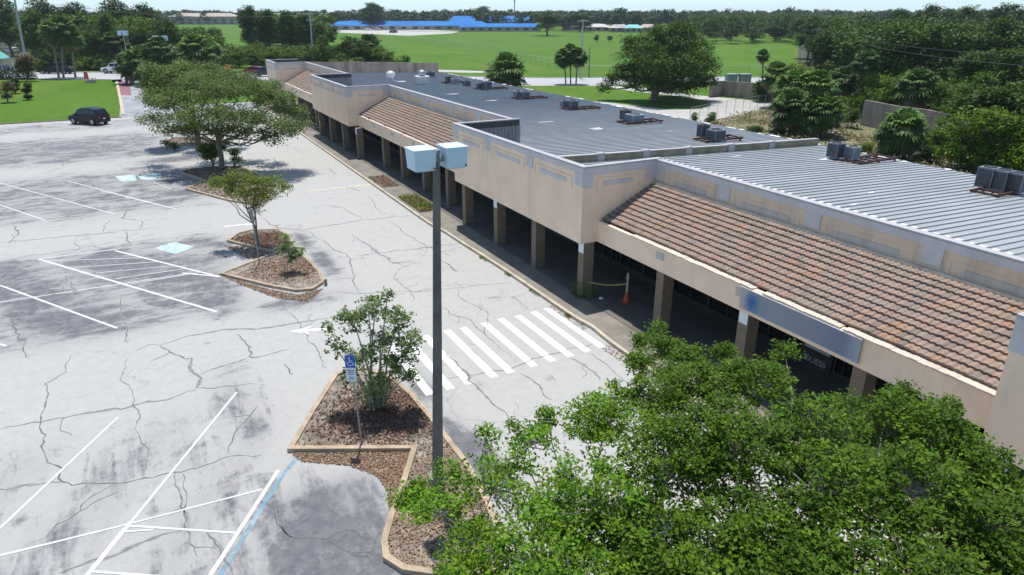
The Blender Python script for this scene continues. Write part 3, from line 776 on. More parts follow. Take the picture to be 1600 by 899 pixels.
for k in range(ns):
    y = -8.05+k*.524+.1
    if y > 37: break
    if rr.random() < .92: mb.box(31.1+rr.uniform(-.05, .05), 31.32, y+.03, y+rr.uniform(.2, .32), rz(31.2)+.002, rz(31.2)+.012)
    if rr.random() < .3: x = rr.uniform(24, 46); mb.box(x, x+rr.uniform(.1, .6), y+.05, y+.2, rz(x)-.01, rz(x)+.006)
def blob(mb, cx, cy, rx, ry, rng, h=.02, n=11):
    mb.prism([(cx+rx*math.cos(t)*rng.uniform(.6, 1.1), cy+ry*math.sin(t)*rng.uniform(.6, 1.1)) for t in [2*math.pi*k/n for k in range(n)]], rz(cx)-.03, rz(cx)+h)
for px, py, rx, ry in [(932, 204, .8, .6), (620, 130, 1.5, .8), (660, 133, 1.2, .8), (1593, 288, .8, .5), (1552, 286, .9, .35), (1292, 246, 1.1, .35), (1107, 213, .9, .4), (700, 150, 1.6, .3), (760, 160, 1.8, .25), (850, 195, 1.2, .12), (1080, 232, 1, .1), (1150, 246, .8, .12), (960, 215, 1, .1), (1040, 205, .9, .1)]:
    p = g(px, py, 4.3); blob(mb, p.x, p.y, rx, ry, rr)
y = -8
while y < 116:
    q = y+rr.uniform(.3, 1.2)
    if rr.random() < .6: mb.box(XR-rr.uniform(.15, .45), XR+.04, y, q, rz(XR)+.001, rz(XR)+rr.uniform(.02, .09))
    y = q+rr.uniform(.0, .8)
tag(P_(mb, 'roof_sealant', 'white_sealant', mr), kind='stuff')
# low party wall across the roof
mb = MB(); yd = 37.4
mb.add([(XF+.21, yd-.14, 4.6), (47.6, yd-.14, 3.9), (47.6, yd+.14, 3.9), (XF+.21, yd+.14, 4.6), (XF+.21, yd-.14, 5.45), (47.6, yd-.14, 4.50), (47.6, yd+.14, 4.50), (XF+.21, yd+.14, 5.45)],
       [(0, 3, 2, 1), (4, 5, 6, 7), (0, 1, 5, 4), (1, 2, 6, 5), (2, 3, 7, 6), (3, 0, 4, 7)])
pw = P_(mb, 'party_wall', 'olive_wall')
mb = MB()
def ptop(x): return 5.45+(4.50-5.45)*(x-XF-.21)/(47.6-XF-.21)
xs = [XF+.25+k*(47.6-XF-.3)/6 for k in range(7)]
for a, b in zip(xs, xs[1:]): mb.add([(a, yd-.18, ptop(a)+.004), (b, yd-.18, ptop(b)+.004), (b, yd+.18, ptop(b)+.004), (a, yd+.18, ptop(a)+.004), (a, yd-.18, ptop(a)+.05), (b, yd-.18, ptop(b)+.05), (b, yd+.18, ptop(b)+.05), (a, yd+.18, ptop(a)+.05)],
       [(0, 3, 2, 1), (4, 5, 6, 7), (0, 1, 5, 4), (1, 2, 6, 5), (2, 3, 7, 6), (3, 0, 4, 7)])
for x in [26.4, 30.2, 34.0, 38.1, 42.3]: mb.box(x-.28, x+.28, yd-.2, yd-.143, rz(x), ptop(x)+.03); mb.box(x-.3, x+.3, yd-.19, yd+.19, ptop(x)+.045, ptop(x)+.09)
P_(mb, 'coping', 'coping_grey', pw)
# rear and end walls, storefront back wall
mb = MB(); mb.box(47.5, 47.75, -8.1, 116.2, -.02, 3.9); mb.box(23.3, 47.5, 115.95, 116.2, -.02, 3.9); mb.box(23.3, 47.5, -8.1, -7.9, -.02, 3.9)
P_(mb, 'rear_wall', 'rear_wall')
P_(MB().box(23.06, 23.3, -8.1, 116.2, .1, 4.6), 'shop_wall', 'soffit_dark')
y = -7.9; k = 0
while y < 115.5:
    y1 = min(y+5.1, 116)
    fr = MB(); pn = MB()
    fr.box(22.9, 23.05, y, y1-.01, .172, .5); fr.box(22.9, 23.05, y, y1-.01, 2.98, 3.14); fr.box(22.93, 23.05, y, y1-.01, 2.35, 2.43)
    nm = 4
    for q in range(nm+1):
        yy = y+(y1-y-.07)*q/nm; fr.box(22.91, 23.05, yy, yy+.055, .5, 2.98)
    pn.box(22.98, 23.02, y+.03, y1-.06, .5, 2.98)
    o = P_(fr, 'storefront_window', 'bronze_frame'); P_(pn, 'pane', 'shop_glass', o)
    if k % 3 == 1:
        d = MB(); yy = y+2.0; d.box(22.86, 22.9, yy, yy+.95, .18, .42); d.box(22.86, 22.9, yy, yy+.08, .42, 2.3); d.box(22.86, 22.9, yy+.87, yy+.95, .42, 2.3); d.box(22.86, 22.9, yy, yy+.95, 2.22, 2.32)
        P_(d, 'door_frame', 'bronze_frame', o)
    y = y1; k += 1
# columns
CB = [(7.25, 'b'), (2.3, 'b'), (-2.8, 'b'), (-7.7, 'b'), (12.25, 't'), (17.4, 't'), (22.5, 't'), (27.6, 'b'), (32.5, 'b'), (37.4, 'b'), (42.3, 'b'), (47.55, 't'), (52.6, 't'), (57.9, 't'), (63.1, 't'), (68.6, 'b'), (74.0, 'b'), (79.4, 'b'), (84.8, 'b'), (90.6, 't'), (95.8, 't'), (101., 't'), (106.2, 't'), (109.2, 'b'), (115.8, 'b')]
for y, k in CB:
    x = 18.62 if k == 'b' else 19.56
    o = P_(MB().box(x, x+.62, y-.25, y+.25, .14, ZB+.005), 'column', 'column_brick')
    P_(MB().box(x-.02, x+.64, y-.27, y+.27, .14, .26), 'column_base', 'walk_concrete', o)
    if k == 'b' and y in (27.6, 37.4, 68.6, 7.25) or y in (17.4,): P_(MB().box(x-.012, x-.002, y-.22, y+.22, ZB-.62, ZB-.02), 'paint_patch', 'white_patch', o)

# fascia sign (blurred to a soft grey-blue in the photo)
a = atx(1157, 470, XE-.06); b = atx(1346, 540, XE-.06)
def mk_sign():
    m, nt, bb, out = newmat('sign_face')
    tc = nt.nodes.new('ShaderNodeTexCoord').outputs['Generated']; sx = nt.nodes.new('ShaderNodeSeparateXYZ'); nt.links.new(tc, sx.inputs[0])
    c = ramp(nt, sx.outputs[1], [(0., (.34, .37, .42)), (.12, (.19, .21, .28)), (.35, (.24, .26, .30)), (.62, (.26, .29, .33)), (.82, (.26, .28, .32)), (1, (.46, .41, .37))])
    vd = nt.nodes.new('ShaderNodeVectorMath'); vd.operation = 'DISTANCE'; nt.links.new(tc, vd.inputs[0]); vd.inputs[1].default_value = (0, .88, .5)
    mp = nt.nodes.new('ShaderNodeMapping'); mp.inputs['Scale'].default_value = (0, 1, .12); nt.links.new(tc, mp.inputs[0]); nt.links.new(mp.outputs[0], vd.inputs[0]); vd.inputs[1].default_value = (0, .885, .055)
    f = ramp(nt, vd.outputs['Value'], [(0., 1.), (.03, .85), (.085, 0.)])
    c = mixc(nt, f, c, (.05, .14, .34))
    nt.links.new(c, bb.inputs['Base Color']); bb.inputs['Roughness'].default_value = .9; bb.inputs['Specular IOR Level'].default_value = .1
mk_sign()
sg = thing('shop_sign', 'long grey-blue sign with a blue spot on the fascia below the nearest tiles', 'sign', (XE-.1, (a.y+b.y)/2, 3.75))
hw = (a.y-b.y)/2
MB().box(0, .09, -hw, hw, -.40, .42).build('sign_panel', 'sign_face', sg)
f = MB(); f.box(-.01, .095, -hw-.02, hw+.02, .42, .45); f.box(-.01, .095, -hw-.02, hw+.02, -.43, -.40); f.build('sign_frame', 'lilac_trim', sg)
# lettered sign in the shop window
a = atx(1254, 558, 22.8); b = atx(1293, 572, 22.8); L = a.y-b.y
ws = thing('window_sign', 'black shop window sign with pale capital letters under a grey bar', 'sign', (22.82, (a.y+b.y)/2, (a.z+b.z)/2))
MB().box(0, .05, -L*.62, L*.62, -.75, .95).build('sign_panel', 'bronze_frame', ws)
mat('sign_letters', (.42, .42, .42), .6, .05)
MB().box(-.02, -.001, -L*.5, L*.5, .48, .74).build('bar', 'sign_letters', ws)
cu = bpy.data.curves.new('lettering', 'FONT'); cu.body = 'GUESS'; cu.size = L/3.3; cu.extrude = .008; cu.align_x = 'CENTER'; cu.align_y = 'CENTER'
to = bpy.data.objects.new('tmp_text', cu); COL.objects.link(to)
bpy.context.view_layer.update()
me = bpy.data.meshes.new_from_object(to.evaluated_get(bpy.context.evaluated_depsgraph_get()))
bpy.data.objects.remove(to)
lo = bpy.data.objects.new('lettering', me); COL.objects.link(lo); me.materials.clear(); me.materials.append(MATS['sign_letters']); lo.parent = ws
lo.matrix_local = Matrix(((0, 0, -1, -.02), (-1, 0, 0, 0), (0, 1, 0, 0), (0, 0, 0, 1)))

# ---------------------------------------------------------------- rooftop equipment
mat('ac_grey', (.17, .20, .24), .5, .1, 3, metal=.2)
mat('ac_dark', (.06, .065, .075), .5, .15, 4)
mat('ac_beige', (.30, .33, .34), .6, .12, 3)
mat('rust', (.08, .032, .022), .9, .35, 3)
mat('black_rubber', (.02, .02, .02), .7, .1, 3)
mat('galv', (.45, .48, .50), .45, .12, 4, metal=.4)
mat('pvc_white', (.8, .8, .79), .5, .03, 4)
def condenser(label, body='ac_grey', fin='ac_dark', s=1., h=.9):
    h *= .77; s *= .88
    t = thing('air_conditioner', label, 'air conditioner', group='condensers on the metal roof')
    w = .46*s
    mb = MB(); mb.box(-w, w, -w, w, 0, .08); mb.box(-w, w, -w, w, h-.09, h)
    for sx in (-1, 1):
        for sy in (-1, 1): mb.box(sx*w-.05 if sx > 0 else -w, w if sx > 0 else -w+.05, sy*w-.05 if sy > 0 else -w, w if sy > 0 else -w+.05, .08, h-.09)
    mb.build('casing', body, t)
    mb = MB(); q = w-.03; mb.box(-q, q, -q, q, .08, h-.09)
    for k in range(7):
        z = .14+k*(h-.3)/6; mb.box(-q-.015, q+.015, -q-.015, q+.015, z, z+.03)
    mb.build('louvre', fin, t)
    mb = MB()
    mb.lathe([(w*.8, h+.001), (w*.8, h+.05), (w*.72, h+.05), (w*.72, h+.002)], seg=14)
    for k in range(6):
        an = k*math.pi/6; mb.box(-.01, .01, -w*.72, w*.72, h+.03, h+.04) if k == 0 else mb.tube([(math.cos(an)*w*.72, math.sin(an)*w*.72, h+.035), (-math.cos(an)*w*.72, -math.sin(an)*w*.72, h+.035)], .008, 4)
    mb.build('fan_guard', 'ac_dark', t)
    MB().box(w+.001, w+.06, -.18, .12, .2, .6).build('service_panel', body, t)
    return t
def place(root, x, y, z, rz_=0, label=None): root.location = (x, y, z); root.rotation_euler = (0, 0, rz_); return root
def rframe(label, L, W):
    L *= .8; W *= .9
    t = thing('roof_equipment_frame', label, 'support frame', group='rusty steel frames on the roof')
    mb = MB()
    for y in (-W/2, W/2-.1): mb.box(-L/2, L/2, y, y+.1, .16, .3)
    b2 = MB(); n = int(L/.8)
    for k in range(n+1): x = -L/2+.05+k*(L-.2)/n; b2.box(x, x+.1, -W/2+.1, W/2-.1, .17, .27)
    b3 = MB()
    for x in (-L/2+.2, 0, L/2-.3):
        for y in (-W/2, W/2-.1): b3.box(x, x+.1, y, y+.1, -.1, .16)
    mb.build('rail', 'rust', t); b2.build('crossbar', 'rust', t); b3.build('foot', 'rust', t)
    return t
CL = [ # frame px, frame len, [(unit px,py,kind,scale,height,label)]
 ((1362, 246), 5.2, [(1305, 241, 0, 1.05, 1.35, 'tall dark condenser with a light side nearest the party wall end of the near roof'), (1331, 243, 1, .95, 1.15, 'pale beige condenser beside the tall dark one on the red frame')]),
 ((1570, 294), 5.4, [(1541, 286, 0, 1.1, 1.55, 'blue-grey condenser at the left of the tight group at the right photo edge'), (1564, 290, 0, 1.1, 1.5, 'blue-grey condenser in the middle of the tight group at the right photo edge'), (1587, 293, 0, 1.1, 1.45, 'blue-grey condenser at the right of the tight group at the right photo edge')]),
 ((1122, 217), 5.0, [(1098, 211, 1, .9, 1.25, 'narrow dark upright condenser just beyond the party wall'), (1118, 216, 0, 1.35, 1.05, 'wide blue-sided condenser just beyond the party wall')]),
 ((1000, 190), 5.4, [(977, 184, 1, 1.0, 1.1, 'dark blue condenser behind the green-grey one near the oak shade'), (991, 188, 2, 1.6, .9, 'wide green-grey condenser on a rusty frame near the oak shade')]),
 ((908, 169), 5.2, [(880, 166, 2, .7, .9, 'small grey condenser at the left end of its rusty frame near the palms'), (894, 168, 0, 1.2, 1.1, 'dark square condenser beside a small grey one near the palms')]),
 ((828, 153), 5.4, [(809, 150, 2, 1.1, .95, 'pale grey condenser right of the round palm bush'), (820, 152, 0, 1.1, 1.0, 'dark condenser right of the round palm bush beside a pale one')]),
 ((768, 138), 5.6, [(750, 137, 0, .9, .9, 'black condenser left of the round palm bush'), (761, 138, 0, 1.2, 1.3, 'black taller condenser in front of the round palm bush')]),
 ((712, 129), 5.0, [(702, 127, 1, 1.1, 1.0, 'dark condenser left of a light one at the far part of the roof'), (711, 129, 2, 1.3, .9, 'light-topped condenser at the far part of the roof')])]
for (fp, fl, units) in CL:
    fx = g(fp[0], fp[1], 4.35)
    fx.x = min(fx.x, 45.2)
    fr = rframe('rusty brown steel frame under the '+units[0][5].replace('condenser', 'unit', 1), fl, 1.7)
    fr.location = (fx.x, fx.y, rz(fx.x)-.05)
    for (px, py, kd, sc, hh, lab) in units:
        p = g(px, py, 4.5); body, fin = [('ac_grey', 'ac_dark'), ('ac_dark', 'ac_dark'), ('ac_beige', 'ac_grey')][kd]
        if kd == 1 and 'pale' in lab: body, fin = 'ac_beige', 'ac_grey'
        place(condenser(lab, body, fin, sc, hh), p.x, p.y, rz(p.x)+.14, random.uniform(-.06, .06))
for px, py, lab, sc in [(729, 133, 'lone grey box unit between two rooftop condenser groups', 1.1), (672, 118, 'long dark condenser at the far end of the metal roof', 1.5)]:
    p = g(px, py, 4.4); place(condenser(lab, 'ac_grey', 'ac_dark', sc, 1.0), p.x, p.y, rz(p.x)+.02)
# roof vents
def turbine(lab, px, py, boxy):
    p = g(px, py, 4.6); t = thing('roof_ventilator', lab, 'roof vent', (p.x, p.y, rz(p.x)), group='roof ventilators')
    if boxy:
        MB().box(-.75, .75, -.75, .75, 0, 1.05).build('curb_box', 'galv', t); MB().box(-.85, .85, -.85, .85, 1.05, 1.16).build('lid', 'pvc_white', t); z0 = 1.16; s = .9
    else:
        MB().lathe([(.8, 0), (.42, .28), (.4, .5)], seg=16).build('flashing_cone', 'galv', t, smooth=True); z0 = .5; s = 1.05
    mb = MB(); mb.lathe([(.01, z0), (.38*s, z0), (.60*s, z0+.22*s), (.66*s, z0+.45*s), (.58*s, z0+.7*s), (.3*s, z0+.88*s), (.01, z0+.92*s)], seg=18); mb.build('turbine_head', 'galv' if boxy else 'pvc_white', t, smooth=True)
    mb = MB()
    for k in range(14):
        a = 2*math.pi*k/14; c, s_ = math.cos(a), math.sin(a)
        mb.tube([(c*.42*s, s_*.42*s, z0+.04), (c*.64*s, s_*.64*s, z0+.24*s), (c*.70*s, s_*.70*s, z0+.45*s), (c*.61*s, s_*.61*s, z0+.7*s), (c*.3*s, s_*.3*s, z0+.9*s)], .02, 3)
    mb.build('turbine_vane', 'ac_grey', t)
turbine('round white turbine ventilator on the far roof, left of the boxed one', 611, 126, False)
turbine('turbine ventilator on a square grey box on the far roof', 660, 130, True)
# white vent pipes by the nearest condensers
for i, (px, py) in enumerate([(1537, 288), (1593, 286)]):
    p = g(px, py, 4.3); t = thing('vent_pipe', ['bent white pipe beside the near condenser group', 'short white pipe stub in its white sealant patch'][i], 'pipe', (p.x, p.y, rz(p.x)))
    MB().tube([(0, 0, -.02), (0, 0, .45), (.1, .05, .6), (.5, .12, .55)] if i == 0 else [(0, 0, -.02), (0, 0, .5)], .06, 8).build('pipe', 'pvc_white', t)
    MB().lathe([(.16, 0), (.16, .06), (.07, .1)], seg=10).build('collar', 'black_rubber', t)
# ================================================================ LAMPS, SIGNS, FENCES, VEHICLES, FAR BUILDINGS
mat('pole_dark', (.13, .125, .115), .8, .2, 2, dirt=(.06, .055, .05), dirt_amt=.6, dirt_scale=1.5)
mat('lamp_white', (.52, .66, .80), .45, .04, 3, dirt=(.45, .50, .55), dirt_amt=.5, dirt_scale=2.5)
mat('lamp_lens', (.35, .37, .38), .2, .05, 3)
mat('steel', (.30, .31, .32), .5, .1, 5, metal=.5)
mat('sign_blue', (.02, .10, .45), .5, .05, 3)
mat('sign_white', (.70, .76, .80), .5, .04, 3)
mat('sign_text', (.10, .18, .36), .5, .04, 3)
mat('orange', (.75, .16, .03), .6, .1, 3)
mat('orange_red', (.40, .07, .035), .6, .15, 3)
mat('tape_yellow', (.26, .22, .05), .6, .1, 3)
mat('wood_pole', (.20, .185, .17), .9, .2, 2, stretch=(4, 4, .3))
mat('concrete_pole', (.42, .42, .41), .85, .12, 1.5)
mat('wire', (.03, .03, .03), .6, .1)
mat('fence_wire', (.34, .36, .35), .5, .1, metal=.3)
mat('block_wall', (.36, .29, .24), .95, .2, .8, world=True, stretch=(1, 1, .3), dirt=(.12, .10, .085), dirt_amt=.8, dirt_scale=.5)
mat('school_blue', (.012, .14, .42), .95, .15, .05, world=True)
mat('school_wall', (.42, .38, .33), .85, .2, .1, world=True)
mat('roof_tan', (.40, .335, .28), .9, .12, .3, world=True)
mat('wall_tan', (.36, .32, .28), .9, .12, .3, world=True)
mat('roof_grey', (.42, .41, .40), .9, .2, .1, world=True)
mat('teal_roof', (.16, .45, .46), .7, .1, .3)
mat('window_dark', (.02, .022, .03), .2, .1, 1)

# foreground lamp post
t = thing('street_lamp', 'tall dark lamp post with two pale blue shoebox heads standing in the near planting island', 'street lamp', (6.29, 16.95, .1), group='twin-head lamp posts')
mb = MB(); mb.tube([(0, 0, 0), (.2, -.01, 5.), (.40, -.02, 10.2)], [.19, .145, .105], 4); mb.build('pole', 'pole_dark', t)
MB().tube([(0, 0, -.05), (0, 0, .22)], [.34, .32], 12).build('base', 'walk_concrete', t)
def shoebox(cx, par):
    e = MB(); x0, x1, y0, y1, z0, z1 = cx-.31, cx+.31, -.36, .34, 10.03, 10.58
    k = .03
    e.add([(x0+k, y0+k, z0), (x1-k, y0+k, z0), (x1-k, y1-k, z0), (x0+k, y1-k, z0), (x0, y0, z1), (x1, y0, z1), (x1, y1, z1), (x0, y1, z1)], [(0, 3, 2, 1), (4, 5, 6, 7), (0, 1, 5, 4), (1, 2, 6, 5), (2, 3, 7, 6), (3, 0, 4, 7)])
    o = e.build('lamp_head', 'lamp_white', par, bevel=.012)
    MB().box(x0-.012, x1+.012, y0-.012, y1+.012, z1-.05, z1+.012).build('lid', 'lamp_white', o, bevel=.006)
    MB().box(x0+.08, x1-.08, y0+.08, y1-.08, z0-.02, z0-.002).build('lens', 'lamp_lens', o)
    MB().box(x1-.09, x1-.05, y0-.012, y0-.004+.03, z0+.04, z0+.08).build('latch', 'ac_dark', o)
shoebox(.42-.45, t); shoebox(.42+.45, t)
mb = MB(); mb.box(.27, .57, -.13, .10, 10.2, 10.34); mb.tube([(.42, -.02, 10.1), (.42, -.02, 10.5)], .09, 8); mb.tube([(.42, -.14, 10.1), (.45, -.2, 10.28), (.40, -.14, 10.42)], .02, 5); mb.build('bracket', 'steel', t)
# far twin-panel lamps
for i, (px, py, topy, w, lab) in enumerate([(261, 118, 60, 22, 'far lamp post with two pale flat heads above the palms, right of its twin'), (204, 112, 52, 15, 'farther lamp post with two small pale heads above the palms, left of its twin')]):
    b = g2(px, py); h = height_at(b, topy); m_ = mpp(b)
    t = thing('street_lamp', lab, 'street lamp', b, -AZ, group='twin-head lamp posts')
    MB().tube([(0, 0, 0), (0, 0, h)], [.16, .1], 6).build('pole', 'concrete_pole', t)
    for s in (-1, 1): MB().box(s*w*m_*.28-w*m_*.2, s*w*m_*.28+w*m_*.2, -.5, .4, h-.55, h+.5).build('lamp_head', 'lamp_white', t, bevel=.03)
    MB().box(-.25, .25, -.08, .08, h-.15, h+.05).build('bracket', 'steel', t)

# accessible parking signs
def wheelchair(mb, x, z, s, y):
    def disk(cx, cz, r0, r1, a0=0, a1=2*math.pi, n=18):
        vs = []
        for k in range(n+1):
            a = a0+(a1-a0)*k/n; vs += [(x+(cx+r0*math.cos(a))*s, y, z+(cz+r0*math.sin(a))*s), (x+(cx+r1*math.cos(a))*s, y, z+(cz+r1*math.sin(a))*s)]
        mb.add(vs, [(2*k, 2*k+1, 2*k+3, 2*k+2) for k in range(n)])
    def bar(a, b, w):
        a = Vector((a[0], 0, a[1])); b = Vector((b[0], 0, b[1])); d = (b-a).normalized(); n_ = Vector((-d.z, 0, d.x))*w/2
        mb.add([(x+q.x*s, y, z+q.z*s) for q in (a+n_, a-n_, b-n_, b+n_)], [(0, 1, 2, 3)])
    disk(-.05, .42, 0, .075); disk(0, -.15, .22, .28, R(120), R(395)); bar((-.04, .34), (-.02, -.02), .07); bar((-.03, .16), (.2, .16), .055); bar((-.03, -.0), (.22, -.0), .065); bar((.2, .0), (.33, -.32), .065); bar((.32, -.32), (.42, -.27), .05)
b = g2(566, 697); h = height_at(b, 566)
t = thing('parking_sign', 'blue and white accessible parking sign on a thin post in the near island', 'sign', (b.x, b.y, .1), -AZ)
lean = -.12
MB().tube([(0, 0, 0), (lean, 0, h+.25)], .032, 6).build('post', 'steel', t)
w = .165
MB().box(lean-w, lean+w, -.06, -.045, h-.28, h+.18).build('blue_plate', 'sign_blue', t)
MB().box(lean-w, lean+w, -.06, -.045, h-.80, h-.285).build('white_plate', 'sign_white', t)
mb = MB(); wheelchair(mb, lean, h-.07, .34, -.063); mb.build('wheelchair_symbol', 'sign_white', t)
mb = MB()
for z, k in ((h-.38, .8), (h-.45, .6), (h-.52, .7), (h-.64, .5), (h-.70, .6)): mb.box(lean-w*k, lean+w*k, -.064, -.061, z-.014, z+.014)
mb.build('print_lines', 'sign_text', t)
b = g2(406, 415); h = height_at(b, 330)
t = thing('parking_sign', 'accessible parking sign seen from behind on a thin leaning post in the middle island', 'sign', (b.x, b.y, .1), .9)
MB().tube([(0, 0, 0), (.06, .05, 1.2), (-.12, .0, h+.1)], .035, 6).build('post', 'steel', t)
MB().box(-.28, .05, -.045, -.03, h-.6, h+.05).build('sign_plate', 'steel', t)

# cone with a post and barrier tape at the walkway
p = Vector((20.25, 25.7, .175))
t = thing('traffic_cone', 'orange cone base with a pale capped post standing on the shaded walkway', 'traffic cone', p)
MB().box(-.26, .26, -.26, .26, 0, .05).build('base', 'orange_red', t)
MB().lathe([(.2, .05), (.12, .42), (.08, .55)], seg=12).build('cone', 'orange_red', t)
MB().lathe([(.065, .5), (.055, 1.0), (.05, 1.25), (.09, 1.27), (.09, 1.34), (.05, 1.38), (.06, 1.5), (.02, 1.6)], seg=10).build('post', 'kerb_cream', t)
MB().lathe([(.125, .36), (.1, .47)], seg=12).build('reflective_collar', 'sign_white', t)
mb = MB(); A_ = Vector((18.95, 27.35, .95)); B_ = Vector((20.25, 25.75, 1.15)); n = 12
pts = [A_.lerp(B_, k/n)-Vector((0, 0, .12*math.sin(math.pi*k/n))) for k in range(n+1)]
vs = []
for i, q in enumerate(pts): vs += [q+Vector((0, 0, .04)), q-Vector((.01*math.sin(i*1.3), 0, .045))]
mb.add(vs, [(2*k, 2*k+1, 2*k+3, 2*k+2) for k in range(n)])
mb.add([v+Vector((.004, .004, 0)) for v in vs], [(2*k+2, 2*k+3, 2*k+1, 2*k) for k in range(n)])
tag(mb.build('barrier_tape', 'tape_yellow'), 'yellow barrier tape strung from a brick column to the cone on the walkway', 'barrier tape')
t = thing('litter_bag', 'small pale crumpled bag lying at the foot of the brick column', 'bag', (19.3, 26.6, .17))
mb = MB(); mb.lathe([(.02, 0), (.10, .02), (.13, .06), (.08, .11), (.02, .13)], seg=9); o = mb.build('bag', 'sign_white', t)
patch('weed_tuft', 'weed', 18.35, 18.75, 27.1, 28.3, 500, .9, 60, .09); patch('weed_tuft', 'weed', 18.7, 19.5, 26.8, 27.3, 260, .5, 61, .09)

# utility poles
def upole(lab, px, py, tx, ty, r=.16, m='wood_pole', arms=1, aw=1.2, az_=None):
    b = g2(px, py); h = height_at(b, ty); m_ = mpp(b); right = Vector((math.cos(AZ), -math.sin(AZ), 0))
    # sideways lean so that it ends where it does in the photo
    q = right.dot(b); f = b.x*math.sin(AZ)+b.y*math.cos(AZ)
    v = (ty-449.5)/F; zc = f*math.cos(TH)+(H-h)*math.sin(TH); dx = (tx-800)/F*zc-q
    top = right*dx+Vector((0, 0, h))
    t = thing('utility_pole', lab, 'utility pole', b, group='utility poles')
    MB().tube([(0, 0, -.1), top*.5, top], [r, r*.85, r*.65], 8).build('pole', m, t)
    d = Vector((math.cos(az_ if az_ is not None else -AZ), math.sin(az_ if az_ is not None else -AZ), 0))
    for k in range(arms):
        c = top-Vector((0, 0, .4+k*1.5)); o = MB().tube([c-d*aw, c+d*aw], .07, 5).build('crossarm', m, t)
        mb = MB()
        for s in (-1, -.5, .5, 1): mb.tube([c+d*aw*s*.95, c+d*aw*s*.95+Vector((0, 0, .25))], .05, 5)
        mb.build('insulator', 'steel', o)
    return b+top
W1 = upole('grey leaning utility pole beside the street at the far left, in front of the wood', 45, 121, 21, -10, .3, 'concrete_pole', 1)
W2 = upole('dark utility pole cut by the left photo edge, left of the leaning one', 2, 108, -8, 20, .3, 'wood_pole', 1)
W3 = upole('pale utility pole rising behind the far shop block', 490, 104, 484, 20, .27, 'concrete_pole', 2)
W4 = upole('tall pale pole behind the three slim palms', 907, 123, 911, 30, .2, 'concrete_pole', 1)
W5 = upole('short dark wooden pole right of the tall pale one', 920, 121, 922, 72, .15, 'wood_pole', 0)
W6 = upole('dark utility pole with a transformer in front of the right-hand wood', 1274, 120, 1277, 44, .17, 'wood_pole', 1)
W7 = upole('slim leaning pole among the shrubs right of the transformer pole', 1294, 128, 1303, 78, .13, 'concrete_pole', 0)
t = thing('transformer', 'grey drum transformer hung on the dark pole by the right-hand wood', 'transformer', W6-Vector((.35, .2, 3.6)))
MB().lathe([(.01, 0), (.27, .02), (.3, .1), (.3, .95), (.2, 1.05), (.01, 1.08)], seg=12).build('drum', 'steel', t, smooth=True)
MB().tube([(.08, 0, 1.0), (.08, 0, 1.25)], .04, 5).build('bushing', 'ac_dark', t)
def wire(a, b, sag, lab, r=.025):
    n = 16; mb = MB(); mb.tube([a.lerp(b, k/n)-Vector((0, 0, sag*4*(k/n)*(1-k/n))) for k in range(n+1)], r, 4)
    tag(mb.build('power_line', 'wire'), lab, 'power line', 'power lines')
b = g2(1475, 205); e = Vector((b.x+20, b.y-25, 11.5))
wire(W6+Vector((.6, 0, -.3)), g(1700, 92, 10.2), 1.0, 'upper power line running right from the transformer pole across the wood', .03)
wire(W6+Vector((-.5, 0, -.5)), g(1700, 110, 9.4), 1.2, 'lower power line running right from the transformer pole across the wood', .03)
wire(W4+Vector((0, 0, -.4)), W6+Vector((0, 0, -.4)), 1.5, 'power line between the tall pale pole and the transformer pole', .025)
wire(W3+Vector((-.6, 0, -.4)), W1+Vector((0, 0, -1)), 2.0, 'power line crossing the left-hand wood between two pale poles', .035)
wire(W3+Vector((.6, 0, -1.9)), W4+Vector((0, 0, -.5)), 2.5, 'power line crossing above the field between two pale poles', .03)

# chain link fences
def fence(path, h, lab, step=3., px=True, mesh=.35, r=.03):
    P = [g2(*p) for p in path] if px else [Vector(p) for p in path]
    t = thing('chain_link_fence', lab, 'fence', P[0]); o = P[0]
    pts = [P[0]]
    for a, b in zip(P, P[1:]):
        n = max(1, round((b-a).length/step)); pts += [a.lerp(b, k/n) for k in range(1, n+1)]
    for p in pts[:90]: q = p-o; MB().tube([q, q+Vector((0, 0, h+.05))], r, 5).build('post', 'fence_wire', t)
    mb = MB()
    for a, b in zip(pts, pts[1:]):
        a = a-o; b = b-o; mb.tube([a+Vector((0, 0, h)), b+Vector((0, 0, h))], r*.7, 4, cap=False)
    mb.build('top_rail', 'fence_wire', t)
    mb = MB(); wr = .008 if mesh < .4 else .012
    for a, b in zip(pts, pts[1:]):
        a = a-o; b = b-o; L = (b-a).length; d = (b-a)/L; n = max(1, int(L/mesh))
        hv = h
        for k in range(-int(h/mesh), n):
            for s in (0, 1):
                u0, z0, u1, z1 = k*mesh, 0, k*mesh+hv, hv
                if u0 < 0: z0 = -u0; u0 = 0
                if u1 > L: z1 = z1-(u1-L); u1 = L
                if u1 <= u0: continue
                if s: u0, u1 = L-u0, L-u1
                p0 = a+d*u0+Vector((0, 0, z0)); p1 = a+d*u1+Vector((0, 0, z1)); nv = Vector((0, 0, wr))
                mb.add([p0-nv, p1-nv, p1+nv, p0+nv], [(0, 1, 2, 3)])
    mb.build('wire_mesh', 'fence_wire', t)
fence([(560, 58), (640, 66), (760, 80), (846, 103), (905, 117), (1000, 118.5), (1125, 118.5), (1300, 119)], 2.2, 'long chain-link fence along the near side of the green sports field', 6, True, .9, .05)
fence([(1077, 192), (1120, 182), (1160, 175), (1215, 165)], 2.0, 'short chain-link fence across the gravel yard beside the oak shade', 2.4, True, .3)
fence([(51.5, 55, 0), (53, 40, 0), (54, 25, 0), (54.5, 8, 0), (55, -8, 0)], 2.3, 'chain-link fence close behind the metal roof, left of the fan palm', 3, False, .3)

